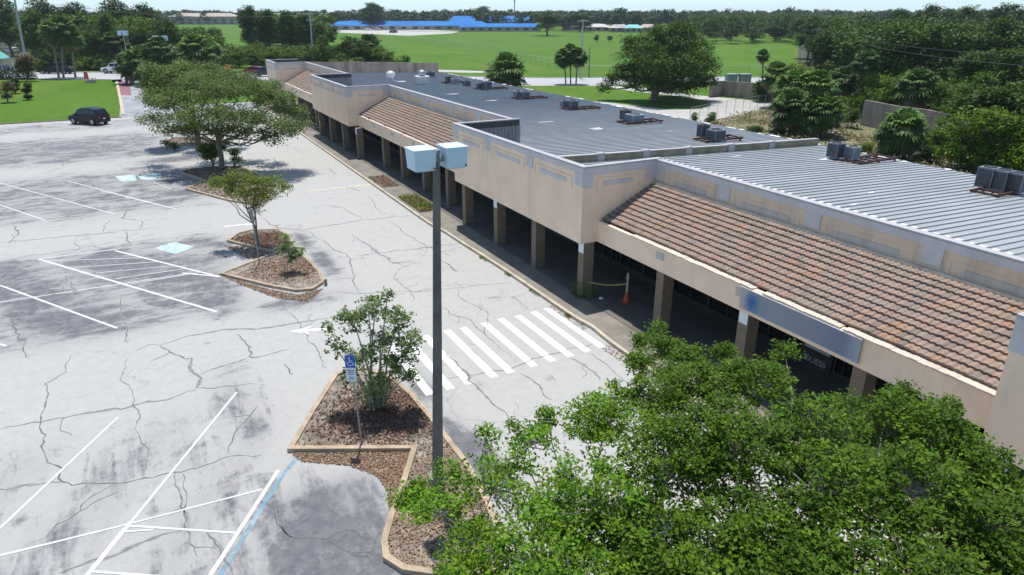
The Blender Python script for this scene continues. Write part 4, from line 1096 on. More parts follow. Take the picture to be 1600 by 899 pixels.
# masonry walls
def wall(path, h, lab, th=.25, cap=True, grp=None):
    P = [g2(*p) for p in path]
    mb = MB(); ribbon(mb, P, th, -.05, h); o = mb.build('boundary_wall', 'block_wall'); tag(o, lab, 'wall')
wall([(1108, 152), (1128, 150), (1200, 157), (1242, 170)], 2.6, 'pinkish block wall with faint red marks behind the gravel yard by the utility boxes')
wall([(1345, 195), (1395, 207), (1440, 214), (1485, 226), (1530, 240)], 3.2, 'weathered brown block wall between the fan palms and the right-hand wood')
wall([(455, 117), (560, 117), (685, 118.5)], 2.9, 'long low brown wall behind the far end of the metal roof')
for i, (px, py) in enumerate([(1141, 137), (1162, 137)]):
    b = g2(px, py); t = thing('utility_cabinet', ['pale grey utility cabinet standing behind the pinkish wall', 'beige utility cabinet right of the pale grey one'][i], 'utility cabinet', b, -.4, group='utility cabinets')
    s = 1.05
    MB().box(-s, s, -.7, .7, 0, 2.5).build('cabinet', ['ac_beige', 'wall_tan'][i], t, bevel=.04); MB().box(-s-.06, s+.06, -.76, .76, 2.5, 2.6).build('lid', 'ac_beige', t)
    MB().box(-.02, .02, -.73, -.702, .3, 2.3).build('door_gap', 'ac_dark', t)

# ---------------------------------------------------------------- vehicles
mat('tyre', (.015, .015, .015), .9, .1); mat('rim', (.35, .35, .36), .4, .1, metal=.6); mat('car_glass', (.008, .010, .013), .15, .05)
mat('lamp_red', (.30, .01, .01), .3, .05); mat('lamp_clear', (.6, .6, .6), .2, .05); mat('trim_black', (.02, .02, .02), .6, .05); mat('plate', (.7, .7, .7), .5, .05)
def paint(nm, c, r=.22): mat(nm, c, r, .02, 1, spec=.6); MATS[nm].node_tree.nodes['Principled BSDF'].inputs['Coat Weight'].default_value = .15
paint('paint_black', (.006, .007, .010), .35); MATS['paint_black'].node_tree.nodes['Principled BSDF'].inputs['Specular IOR Level'].default_value = .25; paint('paint_white', (.72, .73, .76)); paint('paint_red', (.22, .02, .03)); paint('paint_navy', (.03, .035, .055)); paint('paint_silver', (.5, .51, .53))
def car(kind, label, cat, loc, rz_, col, scale=1., group=None):
    """nose towards +x"""
    t = thing(kind, label, cat, loc, rz_, group, scale)
    K = {'suv': dict(L=4.75, w=.93, b=[(-2.37, .45, .95), (-2.3, .28, 1.06), (-1.2, .24, 1.08), (.7, .24, 1.03), (1.5, .26, .98), (2.1, .3, .86), (2.37, .42, .70)],
                     c=[(-2.28, 1.04), (-1.95, 1.58), (-1.2, 1.70), (.1, 1.68), (.55, 1.58), (1.25, 1.0)], win=[(-1.9, -1.25), (-1.17, -.15), (-.07, .85)], wr=.37, ax=(-1.45, 1.45)),
         'sedan': dict(L=4.85, w=.91, b=[(-2.42, .5, .88), (-2.3, .28, .98), (-1.4, .22, .98), (.8, .22, .95), (1.6, .24, .88), (2.2, .28, .76), (2.42, .42, .62)],
                       c=[(-1.95, .96), (-1.15, 1.36), (-.4, 1.44), (.3, 1.42), (.6, 1.34), (1.35, .92)], win=[(-1.3, -.45), (-.37, .75)], wr=.33, ax=(-1.45, 1.5)),
         'pickup': dict(L=5.8, w=1.0, b=[(-2.9, .6, 1.15), (-2.8, .45, 1.2), (-1., .4, 1.2), (.9, .4, 1.18), (1.6, .42, 1.14), (2.6, .45, 1.05), (2.9, .55, .85)],
                        c=[(-1.0, 1.18), (-.85, 1.80), (-.2, 1.90), (.6, 1.88), (.9, 1.78), (1.55, 1.14)], win=[(-.78, -.05), (.03, 1.0)], wr=.42, ax=(-1.9, 1.85))}[kind]
    w = K['w']
    vs = []; n = 8
    for i, (x, zl, zh) in enumerate(K['b']):
        e = .88 if i in (0, len(K['b'])-1) else .97 if i in (1, len(K['b'])-2) else 1.
        ww = w*e
        vs += [(x, -ww*.9, zl), (x, -ww, zl+.12), (x, -ww, zh-.18), (x, -ww*.93, zh), (x, ww*.93, zh), (x, ww, zh-.18), (x, ww, zl+.12), (x, ww*.9, zl)]
    m_ = len(K['b']); fs = []
    for i in range(m_-1):
        for k in range(n): fs.append((i*n+k, i*n+(k+1) % n, (i+1)*n+(k+1) % n, (i+1)*n+k))
    fs += [tuple(range(n-1, -1, -1)), tuple(range((m_-1)*n, m_*n))]
    fs = [tuple(reversed(f)) for f in fs]
    MB().add(vs, fs).build('body', col, t, bevel=.04)
    vs = []
    for x, z in K['c']:
        top = (z-.95)/.75; ww = w*(.93-.20*max(0, min(1, top)))
        vs += [(x, -w*.92, .9), (x, -ww, z), (x, ww, z), (x, w*.92, .9)]
    fs = []; n = 4; m_ = len(K['c'])
    for i in range(m_-1):
        for k in range(n): fs.append((i*n+(k+1) % n, i*n+k, (i+1)*n+k, (i+1)*n+(k+1) % n))
    fs += [tuple(range(n)), tuple(range(m_*n-1, (m_-1)*n-1, -1))]
    MB().add(vs, fs).build('cabin', col, t, bevel=.03)
    c = K['c']
    def ztop(x):
        for (x0, z0), (x1, z1) in zip(c, c[1:]):
            if x0 <= x <= x1: return z0+(z1-z0)*(x-x0)/(x1-x0)
        return 1.
    def yat(z, zt_):
        top = max(0, min(1, (zt_-.95)/.75)); ww = w*(.93-.20*top); q = (z-.9)/(zt_-.9+1e-6); return w*.92+(ww-w*.92)*q
    for s in (-1, 1):
        for (x0, x1) in K['win']:
            g_ = MB(); zb = K['b'][3][2]+.05; pts = []
            xs_ = [x0+(x1-x0)*k/4 for k in range(5)]
            lo = [(x, s*(yat(zb, ztop(x))+.012), zb) for x in xs_]; hi = [(x, s*(yat(ztop(x)-.09, ztop(x))+.012), max(zb+.02, ztop(x)-.09)) for x in xs_]
            for k in range(4):
                q = (k, k+1, 6+k, 5+k); g_.add(lo+hi, [q if s < 0 else q[::-1]])
            g_.build('side_window', 'car_glass', t)
    for (i0, i1, nm, dx) in ((0, 1, 'rear_window', -.02), (len(c)-2, len(c)-1, 'windscreen', .02)):
        (x0, z0), (x1, z1) = c[i0], c[i1]; a = .14; bq = .9
        pa = (x0+(x1-x0)*a, z0+(z1-z0)*a); pb = (x0+(x1-x0)*bq, z0+(z1-z0)*bq)
        ya = yat(pa[1]-.02, pa[1])*.88; yb = yat(pb[1]-.02, pb[1])*.88; dz = .018
        MB().add([(pa[0]+dx, -ya, pa[1]+dz), (pa[0]+dx, ya, pa[1]+dz), (pb[0]+dx, yb, pb[1]+dz), (pb[0]+dx, -yb, pb[1]+dz)], [(0, 3, 2, 1) if dx > 0 else (0, 1, 2, 3)]).build(nm, 'car_glass', t)
    r = K['wr']
    for ax in K['ax']:
        for s in (-1, 1):
            y0 = s*(w-.2); y1 = s*(w+.02)
            o = MB().tube([(ax, y0, r), (ax, y1, r)], r, 18).build('wheel', 'tyre', t)
            MB().tube([(ax, y1-s*.02, r), (ax, y1+s*.012, r)], r*.62, 14).build('rim', 'rim', o)
            arch = MB(); vsr = []
            for k in range(13):
                a_ = math.pi*k/12; vsr += [(ax+math.cos(a_)*(r+.03), s*(w+.008), r+math.sin(a_)*(r+.03)), (ax+math.cos(a_)*(r+.1), s*(w+.008), r+math.sin(a_)*(r+.1))]
            arch.add(vsr, [(2*k, 2*k+1, 2*k+3, 2*k+2) for k in range(12)]); arch.build('wheel_arch', 'trim_black', t)
    xb, xf = K['b'][0][0], K['b'][-1][0]
    for s in (-1, 1):
        MB().box(xb-.02, xb+.1, min(s*w*.55, s*w*.86), max(s*w*.55, s*w*.86), .72, .9).build('taillight', 'lamp_red', t)
        MB().box(xf-.14, xf+.012, min(s*w*.5, s*w*.84), max(s*w*.5, s*w*.84), .56, .68).build('headlight', 'lamp_clear', t)
        MB().box(.85, 1.02, min(s*(w+.0), s*(w+.17)), max(s*(w+.0), s*(w+.17)), 1.0, 1.12).build('wing_mirror', col, t)
    MB().box(xb-.035, xb-.02, -.17, .17, .62, .74).build('number_plate', 'plate', t)
    MB().box(xb-.03, xb+.2, -w*.8, w*.8, .3, .48).build('bumper', 'trim_black', t)
    MB().box(xf-.06, xf+.014, -w*.42, w*.42, .4, .6).build('grille', 'trim_black', t)
    if kind == 'pickup': MB().box(-2.75, -1.06, -w*.84, w*.84, 1.165, 1.206).build('load_bed', 'trim_black', t)
    return t
def fwd_angle(): return math.pi/2-AZ
# black SUV: tail towards the camera, nose pointing up-left
a = g2(122, 190); b = g2(160, 199)
car('suv', 'black suv parked alone at the far edge of the lot against the lawn', 'car', (g2(141, 194).x, g2(141, 194).y, 0), math.atan2(a.y-b.y, a.x-b.x)+.35, 'paint_black', (1.14, 1.14, 1.3))
SL = math.atan2((A[6]-A[0]).y, (A[6]-A[0]).x)
def onroad(px, py): p = g2(px, py); return (p.x, p.y, -.01)
car('sedan', 'black low sedan on the street behind the three slim palm trunks', 'car', onroad(89, 115.2), SL+math.pi, 'paint_black', (1.75, 1.35, 1.2))
car('pickup', 'white pickup on the street partly hidden by the dark palms', 'pickup truck', onroad(184, 114.5), SL+math.pi, 'paint_white', (1.2, 1.2, 1.3))
p3 = Vector(onroad(398, 116.5))
car('sedan', 'dark red sedan on the street in front of the hedge', 'car', p3, SL+math.pi, 'paint_red', 1.3)
car('pickup', 'dark grey pickup on the street overlapping the far shop block', 'pickup truck', onroad(418, 119.5), SL+math.pi, 'paint_navy', 1.15)
b = g2(20, 84); car('suv', 'white suv parked on the grass beyond the street by the leaning pole', 'car', b, SL+2.6, 'paint_silver', 1.25)
b = g2(2, 112); car('sedan', 'dark blue car under the teal awning at the left photo edge', 'car', b, SL+math.pi*.95, 'paint_navy', 1.2)
for i, (px, py, col, lab) in enumerate([(576, 48, 'paint_white', 'white car parked before the blue school, beside the big tree'), (591, 48, 'paint_silver', 'silver car parked before the blue school, right of the white one'), (615, 52, 'paint_navy', 'dark car at the near edge of the school forecourt')]):
    car('sedan', lab, 'car', g2(px, py), .6, col, 1.5)
for i, (px, py, col, lab) in enumerate([(1150, 0, 'paint_white', '')][:0]): pass
# teal awning at the left edge
b = g2(-6, 118); t = thing('awning', 'teal canvas awning on pale posts at the left photo edge', 'awning', b, -.3)
for s in (-1, 1):
    for q in (-1, 1): MB().tube([(s*2.6, q*2, 0), (s*2.6, q*2, 4.0)], .08, 6).build('post', 'concrete_pole', t)
MB().add([(-3, -2.4, 3.8), (3, -2.4, 3.8), (3, 2.4, 3.8), (-3, 2.4, 3.8), (-1.5, 0, 6.0), (1.5, 0, 6.0)], [(0, 1, 5, 4), (1, 2, 5), (2, 3, 4, 5), (3, 0, 4), (0, 3, 2, 1)]).build('canopy', 'teal_roof', t)
b = g2(18, 124); t = thing('hedge', 'dark clipped box hedge beside the street at the far left', 'hedge', b, SL)
rg_ = np.random.default_rng(5); Pq = np.stack([rg_.uniform(-5.5, 5.5, 2600), rg_.uniform(-.9, .9, 2600), rg_.uniform(0, 1.9, 2600)], 1)
foliage('hedge_leaf', (.012, .028, .008), (.03, .06, .014), .1); leafmesh('foliage', Pq, .4, 'hedge_leaf', t, 6)
for i, px in enumerate([27, 31]):
    b = g2(px, 123); t = thing('sign_post', ['white post of a roadside sign right of the dark hedge', 'second white post of the roadside sign by the small tree'][i], 'post', b, group='white sign posts')
    MB().tube([(0, 0, 0), (-.1, 0, 3.8)], .14, 6).build('post', 'sign_white', t); MB().tube([(-.1, 0, 3.8), (-.1, 0, 3.9)], .17, 6).build('cap', 'sign_white', t)

# construction barrel, drain collar and orange sign by the street
b = g2(135.5, 123.5); s = 1.5
t = thing('construction_barrel', 'orange construction barrel standing by the street on the lawn edge', 'barrel', b, 0, None, s)
MB().lathe([(.34, 0), (.34, .08), (.29, .1), (.25, 1.0), (.02, 1.02)], seg=14).build('drum', 'orange_red', t)
for z in (.3, .62): MB().lathe([(.287-z*.04, z), (.283-z*.04, z+.13)], seg=14).build('band', 'sign_white', t)
b = g2(142, 129); t = thing('drain_collar', 'cream drain collar with an orange rim beside the barrel on the lawn', 'drain', b, 0, None, 1.2)
MB().lathe([(.9, 0), (.9, .45), (.7, .45), (.7, .3), (.01, .3)], seg=16).build('collar', 'kerb_cream', t)
mb = MB()
for k in range(6): an = k*math.pi/3; mb.box(.78*math.cos(an)-.07, .78*math.cos(an)+.07, .78*math.sin(an)-.07, .78*math.sin(an)+.07, -.0, .7)
mb.build('marker', 'orange_red', t)
b = g2(356, 114); h = height_at(b, 106); t = thing('road_sign', 'orange diamond road works sign beyond the street before the hedge', 'sign', b, -AZ)
MB().tube([(0, 0, 0), (0, 0, h)], .08, 5).build('post', 'steel', t)
mb = MB(); d = .95; mb.add([(0, -.12, h-d), (d, -.12, h), (0, -.12, h+d), (-d, -.12, h), (0, -.08, h-d), (d, -.08, h), (0, -.08, h+d), (-d, -.08, h)], [(0, 1, 2, 3), (7, 6, 5, 4), (0, 4, 5, 1), (1, 5, 6, 2), (2, 6, 7, 3), (3, 7, 4, 0)]); mb.build('sign_plate', 'orange', t)
b = g2(183, 128); t = thing('drain_box', 'small dark catch basin at the corner of the lawn and the driveway', 'drain', b)
MB().box(-.9, .9, -.6, .6, -.04, .45).build('basin', 'trim_black', t, bevel=.05); MB().box(-1, 1, -.7, .7, .45, .52).build('lid', 'old_drive', t)

# ---------------------------------------------------------------- far buildings
def house(name, lab, px, py, wpx, wall_h, roof_h, depth, rotd, wm, rm, nwin=6, hip=True, grp=None):
    b = g2(px, py); m_ = mpp(b); L = wpx*m_/2
    t = thing(name, lab, 'building', b, -AZ+R(rotd), grp)
    w = MB().box(-L, L, 0, depth, 0, wall_h).build('wall', wm, t)
    e = 1.0; k = min(depth/2, L*(.12 if name == 'school_building' else .6)) if hip else 0
    MB().add([(-L-e, -e, wall_h-.1), (L+e, -e, wall_h-.1), (L+e, depth+e, wall_h-.1), (-L-e, depth+e, wall_h-.1), (-L-e+k, depth/2, wall_h+roof_h), (L+e-k, depth/2, wall_h+roof_h)],
             [(0, 1, 5, 4), (1, 2, 5), (2, 3, 4, 5), (3, 0, 4), (0, 3, 2, 1)]).build('roof', rm, t)
    ww = 2*L/nwin; fl = max(1, int(wall_h/3))
    for i in range(nwin):
        for f in range(fl):
            o = MB().box(-L+ww*(i+.28), -L+ww*(i+.72), -.06, -.005, f*3+.9, min(wall_h-.3, f*3+2.4)).build('window', 'window_dark', t)
    return t
house('school_building', 'low school wing with a long bright blue roof behind the forecourt', 640, 47, 250, 3.4, 3.2, 26, 3, 'school_wall', 'school_blue', 14)
house('school_building', 'taller school hall with a bright blue hipped roof at the right end of the school', 767, 44, 130, 5.5, 4.6, 34, 2, 'school_wall', 'school_blue', 6)
house('school_building', 'near right school wing with a flat blue roof edge facing the field', 780, 49.5, 125, 3.2, 2.4, 16, 0, 'school_wall', 'school_blue', 9)
house('school_building', 'left school wing under a darker blue roof beside the big tree', 552, 43.5, 84, 3.0, 3.0, 22, 5, 'school_wall', 'school_blue', 6)
house('apartment_building', 'three storey tan apartment block with a hipped roof above the left wood', 318, 38.5, 100, 8.6, 3.6, 18, 6, 'wall_tan', 'roof_tan', 8)
house('apartment_building', 'smaller tan apartment block right of the three storey one', 368, 38, 50, 6.4, 3.4, 16, -12, 'wall_tan', 'roof_tan', 4)
house('warehouse', 'pale brown sloping roof seen above the trees left of the school', 470, 40, 90, 9, 3.2, 30, 0, 'wall_tan', 'roof_tan', 5, False)
hs = [(900, 47.5, 44, 'roof_tan', 'tan roofed bungalow beyond the field, leftmost of the far row'), (935, 49, 40, 'roof_grey', 'grey roofed bungalow beyond the field right of the tan one'), (968, 50.5, 30, 'roof_grey', 'small pale bungalow beyond the field beside the teal one'), (990, 51, 26, 'teal_roof', 'bungalow with a teal roof beyond the field'),
      (1015, 50, 26, 'roof_tan', 'tan bungalow beyond the field right of the teal one'), (1128, 58, 30, 'roof_grey', 'pale house among trees right of the big oak'), (823, 37, 26, 'roof_grey', 'white roofed house peeping over the right end of the school'), (620, 32, 26, 'roof_grey', 'pale roofed house behind the school left of centre'), (668, 33, 30, 'roof_grey', 'pale roofed house behind the middle of the school')]
for px, py, w, rm, lab in hs: house('bungalow', lab, px, py, w, 3.0, 2.2, 12, random.uniform(-8, 8), 'wall_tan', rm, 3, True, 'houses beyond the field')
# distant mast
b = Vector(ray(804, 22)); b = Vector((b.x, b.y, 0)).normalized()*900; t = thing('radio_mast', 'thin radio mast on the skyline above the school', 'mast', b)
MB().tube([(0, 0, 0), (0, 0, 27)], [.9, .5], 5).build('mast', 'concrete_pole', t); MB().tube([(0, 0, 24), (0, 0, 29)], .9, 6).build('antenna', 'steel', t)
# ================================================================ VEGETATION
mat('bark', (.20, .165, .13), .95, .25, 3, stretch=(3, 3, .6), bmp=.02)
mat('bark_pale', (.42, .38, .33), .9, .2, 4, stretch=(3, 3, .6), bmp=.01)
mat('palm_trunk', (.22, .19, .155), .95, .25, 3, stretch=(1, 1, 5))
foliage('leaf_near', (.022, .075, .005), (.145, .265, .018), .35, 0)
foliage('leaf_oak', (.016, .044, .007), (.062, .125, .018), .2, .1)
foliage('leaf_parking_oak', (.07, .115, .03), (.185, .25, .07), .34, 0)
foliage('leaf_lime', (.09, .14, .02), (.25, .31, .05), .35, 0)
foliage('leaf_myrtle', (.05, .105, .035), (.20, .28, .085), .35, 0)
foliage('leaf_wood', (.016, .045, .006), (.066, .140, .016), .2, .35)
foliage('leaf_bright', (.030, .075, .006), (.11, .20, .018), .2, .3)
foliage('leaf_far', (.018, .045, .012), (.055, .10, .025), .1, .2)
foliage('leaf_reddish', (.07, .05, .02), (.16, .12, .05), .2, 0)
foliage('palm_green', (.022, .058, .010), (.09, .17, .035), .2, .15)
foliage('palm_dead', (.09, .07, .05), (.26, .20, .14), .1, 0)
FW = Vector((math.sin(AZ), math.cos(AZ), 0)); RT = Vector((math.cos(AZ), -math.sin(AZ), 0))
def pxp(px, py, f):
    """world point seen at a photo position, f metres away horizontally along the view"""
    v = (py-449.5)/F; dn = math.sin(TH)+v*math.cos(TH); fw = math.cos(TH)-v*math.sin(TH)
    z = H-f*dn/fw; zc = f*math.cos(TH)+(H-z)*math.sin(TH)
    return RT*((px-800)/F*zc)+FW*f+Vector((0, 0, z)), zc/F
def lob(base, L):
    out = []; f0 = base.dot(FW)
    for l in L:
        px, py, r = l[:3]; do = l[3] if len(l) > 3 else 0; fl = l[4] if len(l) > 4 else .75
        p, m_ = pxp(px, py, f0+do); q = p-base; out.append((q.x, q.y, q.z, r*m_, r*m_, r*m_*fl))
    return out
def tree(name, label, cat, base, lobes, leaf, ncl, per, crad, lsize, trunk, trunk_r, seed, bark='bark', group=None, twig_every=3, twig_r=.02, limb_r=.1, shell=.35, low=.35, flat=.6, aspect=.55, extra_trunks=(), upb=.6):
    rng = np.random.default_rng(seed)
    t = thing(name, label, cat, base, 0, group)
    C = clusters(rng, lobes, ncl, shell, low)
    C = C[C[:, 2] > .25]
    P, tn = spray(rng, C, per, crad, flat)
    leafmesh('crown', P, lsize, leaf, t, seed, upb, tn, aspect)
    mb = MB(); limbs(mb, rng, trunk, trunk_r, lobes, C, twig_every, twig_r, limb_r)
    for tp, tr in extra_trunks: mb.tube(tp, tr, 7)
    mb.build('trunk', bark, t)
    return t
# ---- the big canopy at the lower right: two neighbouring trees
NL = [(690, 800, 5.0, .55), (745, 870, 4.7, .65), (640, 778, 4.7, .28), (668, 775, 4.9, .35), (715, 745, 5.1, .4), (825, 695, 5.5, .62), (860, 650, 5.5, .3), (770, 765, 5.1, .75), (860, 780, 5.4, .8), (945, 665, 5.7, .85), (935, 790, 5.9, 1.05), (855, 880, 5.2, 1.0), (965, 620, 5.6, .4),
      (760, 690, 5.2, .3), (700, 930, 4.9, .5), (900, 960, 5.4, 1.2), (800, 1010, 5.0, 1.2)]
NR = [(1075, 565, 5.6, .45), (1000, 572, 5.3, .35), (1130, 562, 5.8, .4), (1050, 592, 5.5, .45), (1560, 752, 5.4, .4), (1598, 840, 5.6, .7), (1035, 545, 5.0, .6), (1005, 535, 4.8, .3), (1030, 512, 4.9, .25), (1030, 630, 5.6, .85), (1095, 600, 5.9, .75), (1060, 730, 6.2, 1.1), (1010, 860, 5.7, .95), (1175, 600, 6.0, .75), (1160, 700, 6.5, 1.1), (1226, 550, 5.6, .26), (1203, 592, 5.8, .45), (1150, 850, 5.9, 1.1), (1275, 690, 6.5, .95),
      (1385, 655, 6.1, .7), (1405, 610, 6.0, .33), (1330, 640, 6.0, .45), (1300, 775, 6.5, 1.0), (1455, 680, 6.0, .75), (1420, 770, 6.4, .95), (1520, 730, 5.8, .7), (1475, 640, 5.9, .35), (1530, 830, 6.0, .9), (1580, 790, 5.5, .5), (1290, 905, 6.0, 1.0), (1440, 920, 6.0, .9), (1570, 910, 5.6, .8), (1050, 960, 5.6, 1.1), (1200, 1010, 5.8, 1.3), (1400, 1030, 5.8, 1.2)]
def nearlobes(base, L):
    out = []
    for px, py, z, r in L:
        p = g(px, py, z)-base; out.append((p.x, p.y, p.z, r, r, r*.8))
    return out
def near_tree(label, bx, by, L, seed, ncl):
    base = Vector((bx, by, .08)); lobes = nearlobes(base, L)
    tr = [(0, 0, -.1), (.06, .03, .8), (.02, .1, 1.6), (.12, .05, 2.4), (.1, .12, 2.9)]
    t = tree('shade_tree', label, 'tree', base, lobes, 'leaf_near', ncl, 62, .27, .088, tr, [.26, .2, .17, .15, .13], seed, 'bark_pale', None, 1, .012, .040, .30, .5, .55, .55)
    # loose tip twigs
    return t
near_tree('leafy bright green shade tree whose left branches reach over the near planting island', 6.1, 9.4, NL, 101, 560)
near_tree('broad bright green shade tree filling the lower right corner in front of the arcade', 10.4, 6.0, NR, 102, 2150)
mb = MB(); e = ellip(6.3, 8.6, 1.3, 3.6, 28); ribbon(mb, e, .18, -.01, .15, True); struct(mb, 'island_kerb', 'kerb_concrete'); struct(MB().poly(e, .1), 'planting_bed', 'grey_soil')
mb = MB(); e = ellip(10.4, 6.0, 1.2, 1.6, 24); ribbon(mb, e, .18, -.01, .15, True); struct(mb, 'island_kerb', 'kerb_concrete'); struct(MB().poly(e, .1), 'planting_bed', 'grey_soil')

# ---- crape myrtle of the near island
def myrtle():
    base = g2(588, 640, .1); rng = np.random.default_rng(31)
    L = lob(base, [(550, 500, 26, .3, .9), (525, 545, 20, 0, .9), (585, 485, 28, .6, .9), (620, 500, 26, 0, .9), (640, 540, 24, -.4, .9), (600, 540, 34, 0, .9), (565, 560, 26, -.7, .9), (622, 575, 28, -.5, .9), (545, 590, 16, -.4, .8), (655, 520, 12, .3, .8), (515, 515, 12, .2, .8), (605, 462, 14, .4, .8), (640, 590, 16, 0, .8), (590, 600, 24, -.8, .8), (575, 470, 12, -.2)])
    t = thing('crape_myrtle', 'sparse multi-stemmed shrub tree behind the blue parking sign in the near island', 'tree', base)
    C = clusters(rng, L, 420, .45, .6); P, tn = spray(rng, C, 13, .19, .8)
    leafmesh('crown', P, .125, 'leaf_myrtle', t, 31, .3, tn, .6)
    mb = MB()
    for i in range(15):
        l = L[i]; s = Vector((rng.uniform(-.22, .22), rng.uniform(-.2, .2), 0)); e = Vector(l[:3])
        pts = [s.lerp(e, k/6)+Vector((0, 0, math.sin(math.pi*k/6)*.25)) + Vector(rng.normal(size=3))*.03 for k in range(7)]
        mb.tube(pts, [.045*(1-.8*k/6)+.006 for k in range(7)], 5)
        for c in C:
            if int(c[3]) == i:
                p = Vector(c[:3]); q = min(pts[2:], key=lambda a: (a-p).length); mb.tube([q, q.lerp(p, .5)+Vector((0, 0, -.03)), p+Vector((0, 0, .08))], [.014, .009, .004], 3, cap=False)
    for i in range(12): x, y = rng.uniform(-.25, .25, 2); mb.tube([(x, y, -.02), (x*1.4, y*1.4, rng.uniform(.4, .9))], [.05, .035], 6)
    mb.build('trunk', 'bark_pale', t)
    P = np.stack([rng.normal(0, .3, 800), rng.normal(0, .28, 800), .15+rng.random(800)*.9], 1); tag(leafmesh('basal_shoots', P, .11, 'leaf_myrtle', t, 33, .2), kind='stuff')
myrtle()
# ---- parking lot trees
base = g2(347, 265, .1)
tree('parking_oak', 'wide umbrella-shaped grey-green oak in the far lot with a forked trunk', 'tree', base,
     lob(base, [(270, 165, 34, 0, .55), (245, 190, 26, 0, .6), (300, 140, 36, 2, .6), (340, 150, 40, 0, .55), (390, 145, 36, 0, .6), (430, 160, 34, 0, .6), (455, 178, 26, 0, .6), (474, 196, 15, -1, .6), (300, 185, 38, -3, .5), (350, 185, 40, -3, .45), (400, 190, 36, -3, .5), (445, 200, 24, -3, .6), (330, 130, 26, 5, .6), (380, 130, 30, 5, .5), (420, 140, 24, 4, .5), (270, 205, 20, -3, .6), (240, 160, 18, 3), (340, 205, 26, -2, .5), (385, 208, 26, -2, .5), (425, 212, 24, -2, .5), (450, 206, 17, -2, .5), (300, 205, 24, -1, .5)]),
     'leaf_parking_oak', 900, 44, .85, .21, [(0, 0, -.1), (.1, 0, 1.2), (-.05, .1, 2.4), (.3, 0, 3.2)], [.27, .23, .2, .16], 41, 'bark', None, 3, .02, .085, .4, .35)
base = g2(310, 228, .1)
tree('parking_oak', 'olive-green oak standing directly behind the wide umbrella-shaped one', 'tree', base,
     lob(base, [(260, 125, 26, 0), (290, 115, 26, 2), (240, 135, 18, 0), (330, 118, 22, 2), (310, 135, 28, -2), (250, 150, 22, -2), (235, 110, 10, 0), (360, 120, 16)]),
     'leaf_parking_oak', 460, 40, .9, .23, [(0, 0, -.1), (.1, 0, 1.8), (-.3, .1, 3.4)], [.35, .28, .2], 42, 'bark', None, 4, .035, .15)
base = g2(404, 385, .1)
tree('small_tree', 'slim yellow-green tree with a forked stem in the middle island', 'tree', base,
     lob(base, [(350, 288, 24, 0, .6), (375, 278, 24, .5, .6), (400, 285, 26, 0, .6), (425, 290, 24, 0, .6), (445, 295, 14, 0, .6), (385, 305, 26, -.6, .6), (415, 308, 22, -.6, .6), (335, 290, 12, 0), (400, 325, 14, 0), (365, 300, 18)]),
     'leaf_lime', 460, 18, .36, .13, [(0, 0, -.05), (-.02, 0, .8), (-.1, 0, 1.4), (-.35, .1, 2.4)], [.10, .08, .06, .045], 43, 'bark', None, 3, .015, .04, .4, .4, .6, .5,
     [([(0, 0, .8), (.08, .1, 1.6), (.05, 0, 2.6), (.3, 0, 3.4)], [.06, .05, .045, .02])])
base = g2(450, 428, .1)
tree('young_shrub', 'thin leafy sapling near the rounded tip of the middle island', 'shrub', base, lob(base, [(450, 385, 12, 0), (462, 398, 10, 0), (440, 392, 10, 0), (455, 405, 9), (447, 370, 8), (470, 390, 6)]),
     'leaf_myrtle', 90, 13, .22, .14, [(0, 0, 0), (.03, 0, .4)], [.03, .02], 44, 'bark_pale', None, 1, .008, .015)
base = g2(333, 262, .1)
tree('shrub', 'bright green bush against the trunk of the umbrella-shaped oak', 'shrub', base, lob(base, [(325, 235, 15, 0), (338, 232, 13, 0), (330, 246, 14, 0)]), 'leaf_bright', 130, 30, .5, .2, [(0, 0, 0), (0, 0, .5)], [.06, .04], 45)
base = g2(366, 262, .1)
tree('shrub', 'small grey-green bush right of the umbrella-shaped oak trunk', 'shrub', base, lob(base, [(366, 240, 9, 0), (370, 250, 8)]), 'leaf_myrtle', 50, 24, .4, .18, [(0, 0, 0), (0, 0, .5)], [.05, .03], 46)
for i, (px, py, r, lab) in enumerate([(260, 233, 8, 'low twiggy bush at the left end of the farthest island'), (272, 236, 7, 'second low twiggy bush on the farthest island, nearer the oak'), (509, 446, 3.5, 'weed clump growing at the rounded tip of the middle island kerb')]):
    base = g2(px, py, .05); tree('shrub', lab, 'shrub', base, lob(base, [(px, py-r, r, 0), (px+r*.6, py-r*.7, r*.7, 0)]), 'leaf_myrtle', 40, 18, .1+r*.04, .15, [(0, 0, 0), (0, 0, .3)], [.03, .02], 47+i, twig_every=2)

# ---- big oak behind the arcade
base = g2(1022, 157)
tree('live_oak', 'huge dark spreading oak on the lawn behind the metal roof', 'tree', base,
     lob(base, [(1000, 78, 26, 0), (1030, 58, 26, 1), (1066, 52, 22, 0), (1055, 82, 34, -2), (1090, 82, 26, 0), (1100, 108, 24, 0), (1075, 118, 26, -3), (1040, 112, 28, -4), (1005, 108, 25, 0), (958, 128, 15, 0), (943, 138, 9, 0), (975, 113, 15, 0), (985, 66, 16, 2), (1110, 132, 12, 0), (1078, 64, 20, 3), (1015, 88, 28, -4), (1085, 95, 24, -4), (1050, 60, 24, 4), (1045, 100, 24, 5), (972, 88, 12), (1000, 130, 18), (1035, 134, 20, 4), (1075, 138, 16), (1020, 138, 14, -6), (1055, 138, 16, 6), (982, 126, 14), (1098, 128, 16), (1025, 105, 30, -7), (1070, 105, 30, -6), (1050, 80, 32, 6)]),
     'leaf_oak', 1900, 36, 1.1, .34, [(0, 0, -.1), (.1, 0, 1.6), (0, 0, 3.4)], [.75, .58, .5], 51, 'bark', None, 6, .05, .2, .3, .6)

